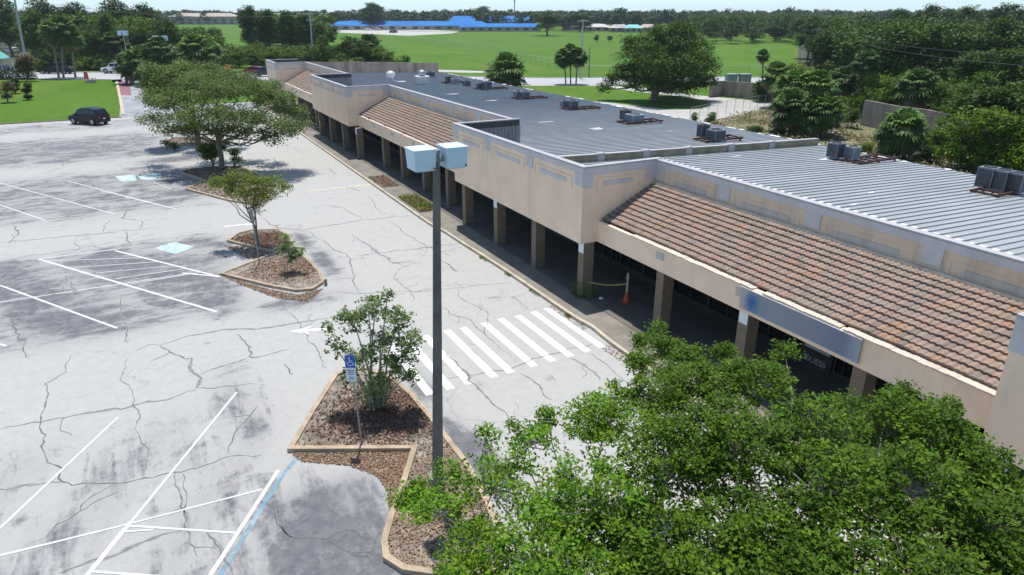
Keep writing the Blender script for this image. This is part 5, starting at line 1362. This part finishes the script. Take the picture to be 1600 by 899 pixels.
# ---- palms (fan palms): one frond fan shared by all
def fan(mb, tones, rng, d, rad, droop, tone):
    d = d.normalized(); up = Vector((0, 0, 1)); s = d.cross(up)
    if s.length < .05: s = Vector((1, 0, 0))
    s.normalize(); nn = s.cross(d)
    pt = d*rad*.55; nb = 13
    mb.add([s*.02, -s*.02, pt-s*.015, pt+s*.015], [(0, 1, 2, 3)]); tones.append(tone)
    for k in range(nb):
        a = (k/(nb-1)-.5)*R(200); L = rad*.55*(1-.25*abs(k/(nb-1)-.5)*2)*rng.uniform(.85, 1.1)
        v = (d*math.cos(a)+s*math.sin(a)); w = s*math.cos(a)-d*math.sin(a); w *= rad*.06
        mid = pt+v*L*.55+nn*.02; end = pt+v*L+Vector((0, 0, -droop*L))
        mb.add([pt, mid-w, end, mid+w], [(0, 1, 2, 3)]); tones.append(min(1, max(0, tone+rng.uniform(-.2, .2))))
def palm_meshes(seed):
    rng = random.Random(seed); mb = MB(); tn = []
    for i in range(84):
        el = R(rng.uniform(-35, 85)); az = rng.uniform(0, 6.283)
        fan(mb, tn, rng, Vector((math.cos(az)*math.cos(el), math.sin(az)*math.cos(el), math.sin(el))), rng.uniform(.85, 1.1), .35, .2+.6*max(0, math.sin(el)+.3)*rng.uniform(.5, 1.1))
    me1 = mb.build('tmp', 'palm_green'); md = MB(); td = []
    for i in range(34):
        el = R(rng.uniform(-88, -30)); az = rng.uniform(0, 6.283)
        fan(md, td, rng, Vector((math.cos(az)*math.cos(el), math.sin(az)*math.cos(el), math.sin(el))), rng.uniform(.65, 1.0), .1, rng.random())
    me2 = md.build('tmp', 'palm_dead'); out = []
    for o, t_ in ((me1, tn), (me2, td)):
        a = o.data.attributes.new('tone', 'FLOAT', 'FACE'); a.data.foreach_set('value', np.array(t_, dtype=np.float32)); out.append(o.data); bpy.data.objects.remove(o)
    return out
PM = [palm_meshes(s) for s in (1, 2, 3)]
def palm(label, px, py, cx, cy, rpx, k=0, skirt=True, group='fan palms', tr=.17, doff=0):
    base = g2(px, py); f = base.dot(FW); p, m_ = pxp(cx, cy, f+doff); t = thing('fan_palm', label, 'palm tree', base, 0, group)
    q = p-base; mb = MB(); n = 7
    mb.tube([Vector((q.x*(i/n)**1.3, q.y*(i/n)**1.3, q.z*i/n)) for i in range(n+1)], [tr*(1.25 if i == 0 else 1+.08*(i % 2)) for i in range(n+1)], 8); mb.build('trunk', 'palm_trunk', t)
    for nm, me in (('crown', PM[k % 3][0]), ('dead_fronds', PM[k % 3][1])):
        if nm == 'dead_fronds' and not skirt: continue
        o = bpy.data.objects.new(nm, me); COL.objects.link(o); o.parent = t; o.location = q; o.scale = (rpx*m_*1.18,)*3; o.rotation_euler = (0, 0, k*1.3)
    return t
PL = [(92, 121.5, 82, 52, 19, 'left of three slim palms on the lawn by the street'), (99.5, 121.5, 98, 47, 19, 'middle of three slim palms on the lawn by the street'), (118, 121, 111, 62, 17, 'right of three slim palms on the lawn by the street, trunk leaning'),
      (884, 131.5, 881, 91, 14, 'left of three tall thin palms on the yard lawn behind the roof'), (891.5, 131.5, 891, 83, 13, 'middle and tallest of three thin palms on the yard lawn'), (900, 131.5, 903, 90, 15, 'right of three tall thin palms on the yard lawn'),
      (795, 146, 790, 115, 30, 'round bushy palm with a short trunk right behind the far roof edge'),
      (198, 131, 203, 105, 22, 'dark palm hanging over the driveway entrance'), (222, 132, 220, 96, 24, 'palm with bright top fronds right of the driveway'), (246, 132, 250, 84, 24, 'tall palm under the nearer twin lamp heads'), (236, 135, 238, 118, 22, 'low palm right of the driveway in front of the taller ones'),
      (184, 108, 182, 70, 20, 'palm beyond the street above the white pickup'), (205, 106, 206, 62, 18, 'palm beyond the street below the farther twin lamp heads'), (300, 118, 304, 80, 24, 'palm right of the nearer twin lamp post'), (328, 118, 330, 88, 22, 'palm at the right end of the left-hand palm row'), (274, 120, 276, 96, 20, 'low palm between the lamp post and the right palm pair'),
      (1190, 158, 1192, 88, 10, 'very slim tall palm beside the pinkish wall'),
      (1238, 205, 1240, 140, 30, 'tall palm at the upper left of the dark palm clump by the fence'), (1272, 208, 1276, 142, 30, 'tall palm at the upper right of the dark palm clump by the fence'), (1240, 212, 1236, 172, 30, 'low left palm of the dark palm clump by the fence'), (1285, 214, 1290, 178, 28, 'low right palm of the dark palm clump by the fence'), (1262, 214, 1262, 184, 28, 'lowest middle palm of the dark palm clump by the fence'),
      (1425, 190, 1432, 140, 30, 'palm standing behind the brown block wall'), (1412, 250, 1410, 208, 36, 'single fan palm standing close behind the metal roof edge'),
      (1212, 168, 1212, 120, 22, 'palm left of the dark clump near the slim tall palm'), (1330, 170, 1318, 128, 22, 'palm among the shrubs right of the dark clump'), (1348, 175, 1352, 100, 20, 'pale green palm rising out of the middle of the right-hand wood'), (572, 104, 578, 78, 22, 'grey-green palm inside the bush group behind the far roof')]
for i, (px, py, cx, cy, r, lab) in enumerate(PL):
    palm(lab, px, py, cx, cy, r, i, True, tr=.14 if r < 16 else .2)
base = g2(1190, 158); 
tree('shrub', 'dark bush at the foot of the very slim tall palm', 'shrub', base, lob(base, [(1190, 135, 12, 0), (1192, 145, 12, 0)]), 'leaf_oak', 60, 26, .9, .4, [(0, 0, 0), (0, 0, 1)], [.1, .06], 61)

# ---- broadleaf prototypes, copied through the woods
def proto(seed, leaf, hgt=12., rad=5., n=260, per=26, cr=1.0, ls=.5, spread=.5):
    rng = np.random.default_rng(seed); L = []
    for i in range(11):
        a = rng.uniform(0, 6.283); q = rng.uniform(0, 1)**.6*rad*.62; z = hgt*rng.uniform(.32 if hgt > 8 else .12, .80)
        s = rad*rng.uniform(.32, .5); L.append((q*math.cos(a), q*math.sin(a), z, s, s, s*.85))
    L.append((0, 0, hgt*.84, rad*.36, rad*.36, hgt*.14)); L.append((rad*.2, 0, hgt*(.3 if hgt > 8 else .2), rad*.6, rad*.6, hgt*.2))
    if hgt < 8:
        for q in range(5): L.append((rad*.5*math.cos(q*1.26), rad*.5*math.sin(q*1.26), hgt*.22, rad*.42, rad*.42, hgt*.26))
    return dict(L=L, leaf=leaf, hgt=hgt, rad=rad, n=n, per=per, cr=cr, ls=ls, seed=seed, root=None)
PR = {'wood': [proto(200+i, 'leaf_wood', n=330, per=30, ls=.42) for i in range(4)], 'oak': [proto(220+i, 'leaf_oak', n=330, per=30, ls=.42) for i in range(3)], 'bright': [proto(240+i, 'leaf_bright', 6, 4, 300, 30, .75, .34) for i in range(3)], 'far': [proto(260+i, 'leaf_far', 12, 6, 170, 20, 1.3, .9) for i in range(3)]}
def ptree(kind, label, base, h, wid, seed, name='tree', cat='tree', group=None):
    P = PR[kind][seed % len(PR[kind])]
    sc = (wid/(2*P['rad']*.98), wid/(2*P['rad']*.98), h/P['hgt'])
    if P['root'] is None:
        t = tree(name, label, cat, base, P['L'], P['leaf'], P['n'], P['per'], P['cr'], P['ls'], [(0, 0, -.2), (.1, 0, P['hgt']*.15), (0, .1, P['hgt']*.32)], [.32, .26, .2], P['seed'], 'bark', group, 8, .05, .13, .3, .3)
        P['root'] = t; t.scale = sc; t.rotation_euler = (0, 0, seed*.7)
        return t
    o = dup(P['root'], base, seed*.7, label, group, sc); o.name = name; o['category'] = cat
    if group is None and 'group' in o: del o['group']
    return o
def trow(kind, items, fmt, name='tree', cat='tree', group=None, start=0):
    """items: (px of the trunk, base row, top row, width px)"""
    for i, it in enumerate(items):
        px, py, ty, w = it[:4]; b = g2(px, py); kd = it[4] if len(it) > 4 else kind
        ptree(kd, fmt[i] if isinstance(fmt, list) else fmt(i, len(items)), b, height_at(b, ty), w*mpp(b), start+i*3+int(px) % 5, name, cat, group)
ORD = ['leftmost', 'second from the left', 'third from the left', 'fourth from the left', 'fifth from the left', 'sixth from the left', 'seventh from the left', 'eighth from the left', 'ninth from the left', 'tenth from the left', 'eleventh from the left', 'twelfth from the left', 'thirteenth from the left', 'fourteenth from the left']
def o_(desc): return lambda i, n: ('%s, %s' % (desc, ORD[i] if i < n-1 else 'rightmost'))
random.seed(4)
trow('wood', [(64, 104, 8, 56), (105, 107, 22, 60), (150, 107, 36, 56), (178, 105, 14, 60), (232, 106, 30, 56), (270, 108, 28, 60), (302, 110, 46, 46), (332, 112, 64, 34)], o_('dark green tree, front row of the left-hand wood'), group='front row of the left-hand wood', start=1)
trow('oak', [(20, 88, -8, 70), (80, 88, -4, 74), (135, 88, 2, 76), (190, 88, -4, 78), (236, 88, 4, 60)], o_('tall dark oak, back row of the left-hand wood'), group='second row of the left-hand wood', start=4)
trow('bright', [(60, 108.5, 92, 40), (140, 109.5, 90, 44), (165, 110, 92, 36), (300, 112, 96, 30)], o_('low bush at the foot of the left-hand wood'), 'bush', 'bush', 'undergrowth bushes of the left-hand wood', 2)
trow('oak', [(398, 88, 6, 46), (425, 90, 12, 50), (455, 92, 14, 50), (480, 92, 20, 46), (503, 90, 34, 34), (385, 82, 22, 30)][0:5], o_('dense dark tree in the clump behind the far shop block'), group='dark clump behind the far shop block', start=3)
trow('bright', [(352, 106, 78, 36), (375, 106, 75, 38), (400, 107, 77, 40), (428, 107, 74, 40), (455, 108, 76, 40), (478, 108, 80, 34)], o_('yellow-green bush of the long hedge beyond the street'), 'bush', 'bush', 'bushes of the long hedge beyond the street', 1)
trow('bright', [(508, 108, 55, 44, 'bright'), (545, 107, 54, 48, 'wood'), (568, 108, 62, 40, 'wood'), (592, 108, 74, 40, 'bright'), (535, 110, 84, 40, 'bright'), (614, 109, 80, 34, 'bright'), (634, 109, 86, 26, 'bright'), (560, 111, 90, 44, 'bright')],
     ['tall bright bush at the left end of the bush group behind the far roof', 'dark rounded tree top at the peak of the bush group behind the far roof', 'dark tree just right of the peak of the bush group', 'mid-height bright bush in the right half of the bush group', 'low bright bush at the front left of the bush group', 'lower bush right of the mid-height one in the bush group', 'smallest bush at the right end of the bush group', 'low bright bush at the front middle of the bush group'], 'bush', 'bush', None, 2)
# single trees in and around the field
trow('far', [(584, 46.5, 3, 52, 'oak'), (757, 41, 9, 46, 'oak'), (855, 56, 17, 58, 'oak'), (822, 36, 18, 40), (905, 50, 20, 50), (1142, 64, 38, 40), (1175, 66, 42, 36, 'far'), (1210, 66, 40, 40), (932, 66, 54, 11, 'oak'), (952, 65, 56, 12, 'wood'), (530, 44, 18, 40)],
     ['big round tree rising over the blue school roof', 'dark round tree above the blue hall at the right of the school', 'broad dark tree standing alone at the far edge of the field', 'tree behind the right end of the school', 'tree behind the tan bungalow beyond the field', 'round tree at the far field edge right of the big oak', 'darker tree next to the round one at the far field edge', 'tree at the far right end of the field edge', 'small round bush alone on the field', 'small reddish bush alone on the field', 'tree at the left end of the school'], start=5)
# right-hand wood
trow('oak', [(1215, 96, 18, 70), (1262, 92, 22, 60), (1300, 90, 26, 60), (1345, 88, 20, 66), (1392, 86, 12, 56), (1440, 86, 6, 84), (1500, 84, 8, 80), (1560, 82, 4, 84), (1620, 82, -4, 90)][1:], o_('tall dark tree on the skyline of the right-hand wood'), group='skyline row of the right-hand wood', start=2)
trow('wood', [(1278, 128, 46, 60), (1325, 130, 50, 66), (1375, 134, 38, 76), (1430, 136, 44, 70), (1485, 138, 34, 84), (1545, 142, 22, 90), (1610, 146, 14, 100)], o_('green tree in the middle row of the right-hand wood'), group='middle row of the right-hand wood', start=1)
trow('wood', [(1500, 178, 76, 90), (1560, 186, 70, 100), (1630, 200, 60, 110)], o_('large tree above the block wall, front row of the right-hand wood'), group='front row of the right-hand wood', start=6)
trow('bright', [(1225, 150, 102, 40, 'wood'), (1300, 168, 112, 44), (1345, 178, 118, 50), (1378, 186, 120, 56), (1462, 196, 128, 56, 'wood'), (1310, 190, 150, 36), (1330, 200, 168, 30, 'wood'), (1480, 205, 150, 50, 'wood'), (1402, 176, 112, 50, 'wood')], ['dark bush beside the slim palm at the left end of the right-hand wood', 'yellow-green bush between two palms at the left of the right-hand wood', 'bush left of the brightest one behind the block wall', 'brightest lime green bush behind the block wall', 'dark bush at the right end of the block wall', 'small bright bush right of the dark palm clump', 'low dark bush in front of the left end of the block wall', 'dark bush over the right end of the block wall', 'dark bush behind the brightest lime one'], 'bush', 'bush', None, 3)
trow('bright', [(1498, 262, 196, 90), (1560, 275, 176, 110), (1600, 285, 200, 100), (1650, 300, 190, 120), (1545, 246, 128, 130, 'wood'), (1600, 250, 110, 140, 'wood'), (1462, 238, 182, 70, 'bright'), (1530, 268, 168, 120, 'bright'), (1590, 280, 160, 130, 'bright'), (1510, 225, 112, 110, 'wood')], ['green bush at the left of the thicket behind the nearest condensers', 'large green bush in the middle of the thicket behind the nearest condensers', 'green bush at the right edge of the thicket behind the nearest condensers', 'bush cut by the right photo edge behind the nearest condensers', 'dark tree top above the left half of the near thicket', 'dark tree top above the right half of the near thicket', 'small green bush at the left foot of the near thicket', 'dense green bush filling the centre of the near thicket', 'dense green bush filling the right of the near thicket', 'dark tree top at the left shoulder of the near thicket'], 'bush', 'bush', None, 4)
trow('bright', [(1145, 212, 200, 26), (1180, 213, 196, 34, 'wood'), (1215, 212, 194, 34), (1350, 238, 222, 34), (1382, 246, 224, 34), (1448, 252, 228, 44), (1110, 192, 175, 20), (1085, 190, 176, 14)], ['low scrub bush behind the roof edge, left of the three in the scrub', 'grey-green scrub bush in the middle of the scrub behind the roof', 'scrub bush nearest the dark palm clump', 'bright weed bush left of the single fan palm', 'weed bush touching the single fan palm on its left', 'bright weed bush right of the single fan palm', 'small round bush at the short chain-link fence', 'thin bush at the left end of the short chain-link fence'], 'bush', 'bush', None, 1)
# shrubs on the lawn at the left
for i, (px, py, ty, w, leaf, lab) in enumerate([(12, 160, 125, 24, 'leaf_reddish', 'leaning brownish shrub on the lawn by the left photo edge'), (24, 146, 123, 16, 'leaf_oak', 'dark shrub behind the brownish one on the lawn'), (43, 156, 130, 12, 'leaf_oak', 'slim dark shrub on the lawn right of the other two')]):
    b = g2(px, py); tree('shrub', lab, 'shrub', b, lob(b, [(px, ty+w*.4, w*.42, 0), (px-2, (ty+py)/2, w*.5, 0), (px+1, py-w*.3, w*.35, 0)]), leaf, 80, 26, .45, .26, [(0, 0, 0), (0, 0, .8)], [.08, .05], 70+i)
b = g2(43, 127); tree('small_tree', 'small reddish-brown tree by the white roadside posts', 'tree', b, lob(b, [(40, 96, 11, 0), (36, 104, 10, 0), (45, 105, 9, 0), (38, 112, 7, 0)]), 'leaf_reddish', 110, 26, .9, .4, [(0, 0, 0), (-.1, 0, 1.5), (-.3, 0, 2.6)], [.12, .1, .08], 76)

# ---- masses of wood too far or deep to tell trees apart
def mass(name, pts, leaf, ls, per, cr, seed, label=None):
    """pts: (x, y, z, r) blobs"""
    rng = np.random.default_rng(seed); C = []
    for x, y, z, r in pts:
        n = 9
        d = rng.normal(size=(n, 3)); d /= np.linalg.norm(d, axis=1)[:, None]; d[:, 2] = np.abs(d[:, 2])
        C += [(x+a*r, y+b*r, max(1, z+c*r*.7)) for a, b, c in d*rng.uniform(.4, 1, n)[:, None]]
    C = np.array(C); P, tn = spray(rng, C, per, cr, .7)
    o = leafmesh(name, P, ls, leaf, None, seed, .6, tn, .8); return tag(o, label, kind='stuff')
rng = np.random.default_rng(9); B = []
for k in range(1500):
    f = rng.uniform(560, 1300); px = rng.uniform(-100, 1700); p, m_ = pxp(px, 30, f)
    hh = rng.uniform(7, 12.5)+(2.5 if rng.random() < .12 else 0)+max(0, f-900)*.004
    if f < 640 and 500 < px < 860: continue
    if f < 830 and 250 < px < 400: continue
    for z in (hh*.45, hh*.85): B.append((p.x, p.y, z, 5.5))
mass('far_wood', B, 'leaf_far', 1.9, 18, 3.0, 91)
B = []
for k in range(170):
    f = rng.uniform(205, 330); px = rng.uniform(-160, 335); p, m_ = pxp(px, 30, f); hh = rng.uniform(8, 13.5)*(1 if px < 235 else .5)
    if px < 45 and f < 265: continue
    for z in (hh*.35, hh*.8): B.append((p.x, p.y, z, 3.6))
for k in range(70):
    f = rng.uniform(255, 330); px = rng.uniform(392, 512); p, m_ = pxp(px, 30, f); hh = rng.uniform(8, 13)
    for z in (hh*.35, hh*.8): B.append((p.x, p.y, z, 3.4))
for k in range(90):
    f = rng.uniform(380, 560); px = rng.uniform(-100, 500); p, m_ = pxp(px, 30, f); hh = rng.uniform(8, 12)
    if 255 < px < 395: continue
    for z in (hh*.35, hh*.8): B.append((p.x, p.y, z, 4.5))
mass('woodland', B, 'leaf_wood', .85, 44, 2.2, 92)
B = []
for k in range(260):
    px = rng.uniform(1290, 1780); f = rng.uniform(125, 330); p, m_ = pxp(px, 30, f); hh = rng.uniform(7, 12.5)
    for z in (hh*.3, hh*.8): B.append((p.x, p.y, z, 3.2))
for k in range(160):
    px = rng.uniform(1080, 1350); f = rng.uniform(330, 560); p, m_ = pxp(px, 30, f); hh = rng.uniform(8, 12.5)
    for z in (hh*.35, hh*.8): B.append((p.x, p.y, z, 4.2))
mass('woodland', B, 'leaf_wood', .6, 60, 2.1, 93)
B = []
for k in range(150):
    f = rng.uniform(199, 212); px = rng.uniform(45, 345); p, m_ = pxp(px, 30, f); B.append((p.x, p.y, rng.uniform(.6, 2.6), 2.2))
for k in range(60):
    f = rng.uniform(212, 225); px = rng.uniform(345, 520); p, m_ = pxp(px, 30, f); B.append((p.x, p.y, rng.uniform(.6, 3.2), 2.2))
mass('undergrowth', B, 'leaf_wood', .5, 40, 1.5, 96)
B = []
for k in range(260):
    px = rng.uniform(1225, 1750); f = rng.uniform(92, 170)
    p, m_ = pxp(px, 30, f)
    if p.x < 84+(p.y-40)*.35+4: continue
    B.append((p.x, p.y, rng.uniform(.4, 2.5), 1.9))
mass('undergrowth', B, 'leaf_bright', .4, 44, 1.3, 97)
# low scrub and leaf litter behind the arcade
P = []
poly_ = [g2(*p) for p in [(1085, 196), (1200, 172), (1320, 180), (1345, 200), (1500, 228), (1640, 275), (1640, 320), (1300, 255), (1150, 222)]]
xs = [p.x for p in poly_]; ys = [p.y for p in poly_]
while len(P) < 9000:
    x = rng.uniform(min(xs), max(xs)); y = rng.uniform(min(ys), max(ys))
    if inside((x, y), poly_) and math.sin(x*.7)+math.sin(y*.9+x*.3) > rng.uniform(-1.2, 1.4): P.append((x, y, rng.random()**2*.7))
foliage('scrub_leaf', (.05, .055, .02), (.20, .19, .08), .15)
tag(leafmesh('scrub', np.array(P), .35, 'scrub_leaf', None, 95, .4), kind='stuff')
P = []
for k in range(5200):
    px = rng.uniform(20, 340); f = rng.uniform(196, 206)+ (px-180)*.0; p, m_ = pxp(px, 30, f)
    P.append((p.x+rng.normal(0, 1), p.y+rng.normal(0, 1), rng.random()**1.5*1.3))
# ================================================================ CAMERA, LIGHT, SKY
cam = bpy.data.cameras.new('camera'); co = bpy.data.objects.new('camera', cam); COL.objects.link(co)
co.location = (0, 0, H); co.rotation_euler = (math.pi/2-TH, 0, -AZ); cam.sensor_width = 36; cam.lens = 36*F/1600; cam.clip_start = .1; cam.clip_end = 9000
SC.camera = co
sd = Vector((.105, .268, 1.)).normalized()
el = math.asin(sd.z); az_s = math.atan2(sd.x, sd.y)
sl = bpy.data.lights.new('sun', 'SUN'); sl.energy = 4.1; sl.angle = R(.53); sl.color = (1., .96, .89)
so = bpy.data.objects.new('sun', sl); COL.objects.link(so); so.rotation_euler = sd.to_track_quat('Z', 'Y').to_euler(); so.location = (0, 0, 60)
w = bpy.data.worlds.new('World'); SC.world = w; w.use_nodes = True
nt = w.node_tree; bg = nt.nodes['Background']; sk = nt.nodes.new('ShaderNodeTexSky'); sk.sky_type = 'NISHITA'; sk.sun_disc = False
sk.sun_elevation = el; sk.sun_rotation = az_s; sk.altitude = 0; sk.air_density = 1.; sk.dust_density = .2; sk.ozone_density = 1.2
gm = nt.nodes.new('ShaderNodeNewGeometry'); sx = nt.nodes.new('ShaderNodeSeparateXYZ'); nt.links.new(gm.outputs['Incoming'], sx.inputs[0])
zz = mathn(nt, 'ABSOLUTE', sx.outputs[2])
tint = ramp(nt, zz, [(0., (.50, .70, 1.08)), (.12, (.80, .90, .98)), (.35, (1., .965, .90))])
nt.links.new(mixc(nt, 1., sk.outputs[0], tint, 'MULTIPLY'), bg.inputs[0]); bg.inputs[1].default_value = .145
SC.view_settings.view_transform = 'Standard'; SC.view_settings.look = 'None'; SC.view_settings.gamma = 1; SC.view_settings.exposure = EXPO if 'EXPO' in globals() else .44
SC.render.engine = 'CYCLES'
SC.cycles.max_bounces = 6; SC.cycles.diffuse_bounces = 3; SC.cycles.glossy_bounces = 2; SC.cycles.transmission_bounces = 3
def haze():
    m = bpy.data.materials.new('haze'); m.use_nodes = True; nt = m.node_tree; nt.nodes.clear()
    o = nt.nodes.new('ShaderNodeOutputMaterial'); v = nt.nodes.new('ShaderNodeVolumePrincipled')
    v.inputs['Color'].default_value = (.80, .90, 1., 1); v.inputs['Density'].default_value = .00011; v.inputs['Anisotropy'].default_value = .2
    nt.links.new(v.outputs[0], o.inputs['Volume']); MATS['haze'] = m
    tag(MB().box(-1600, 2000, -700, 2200, -1.1, 34).build('haze', 'haze'), kind='stuff')
haze()
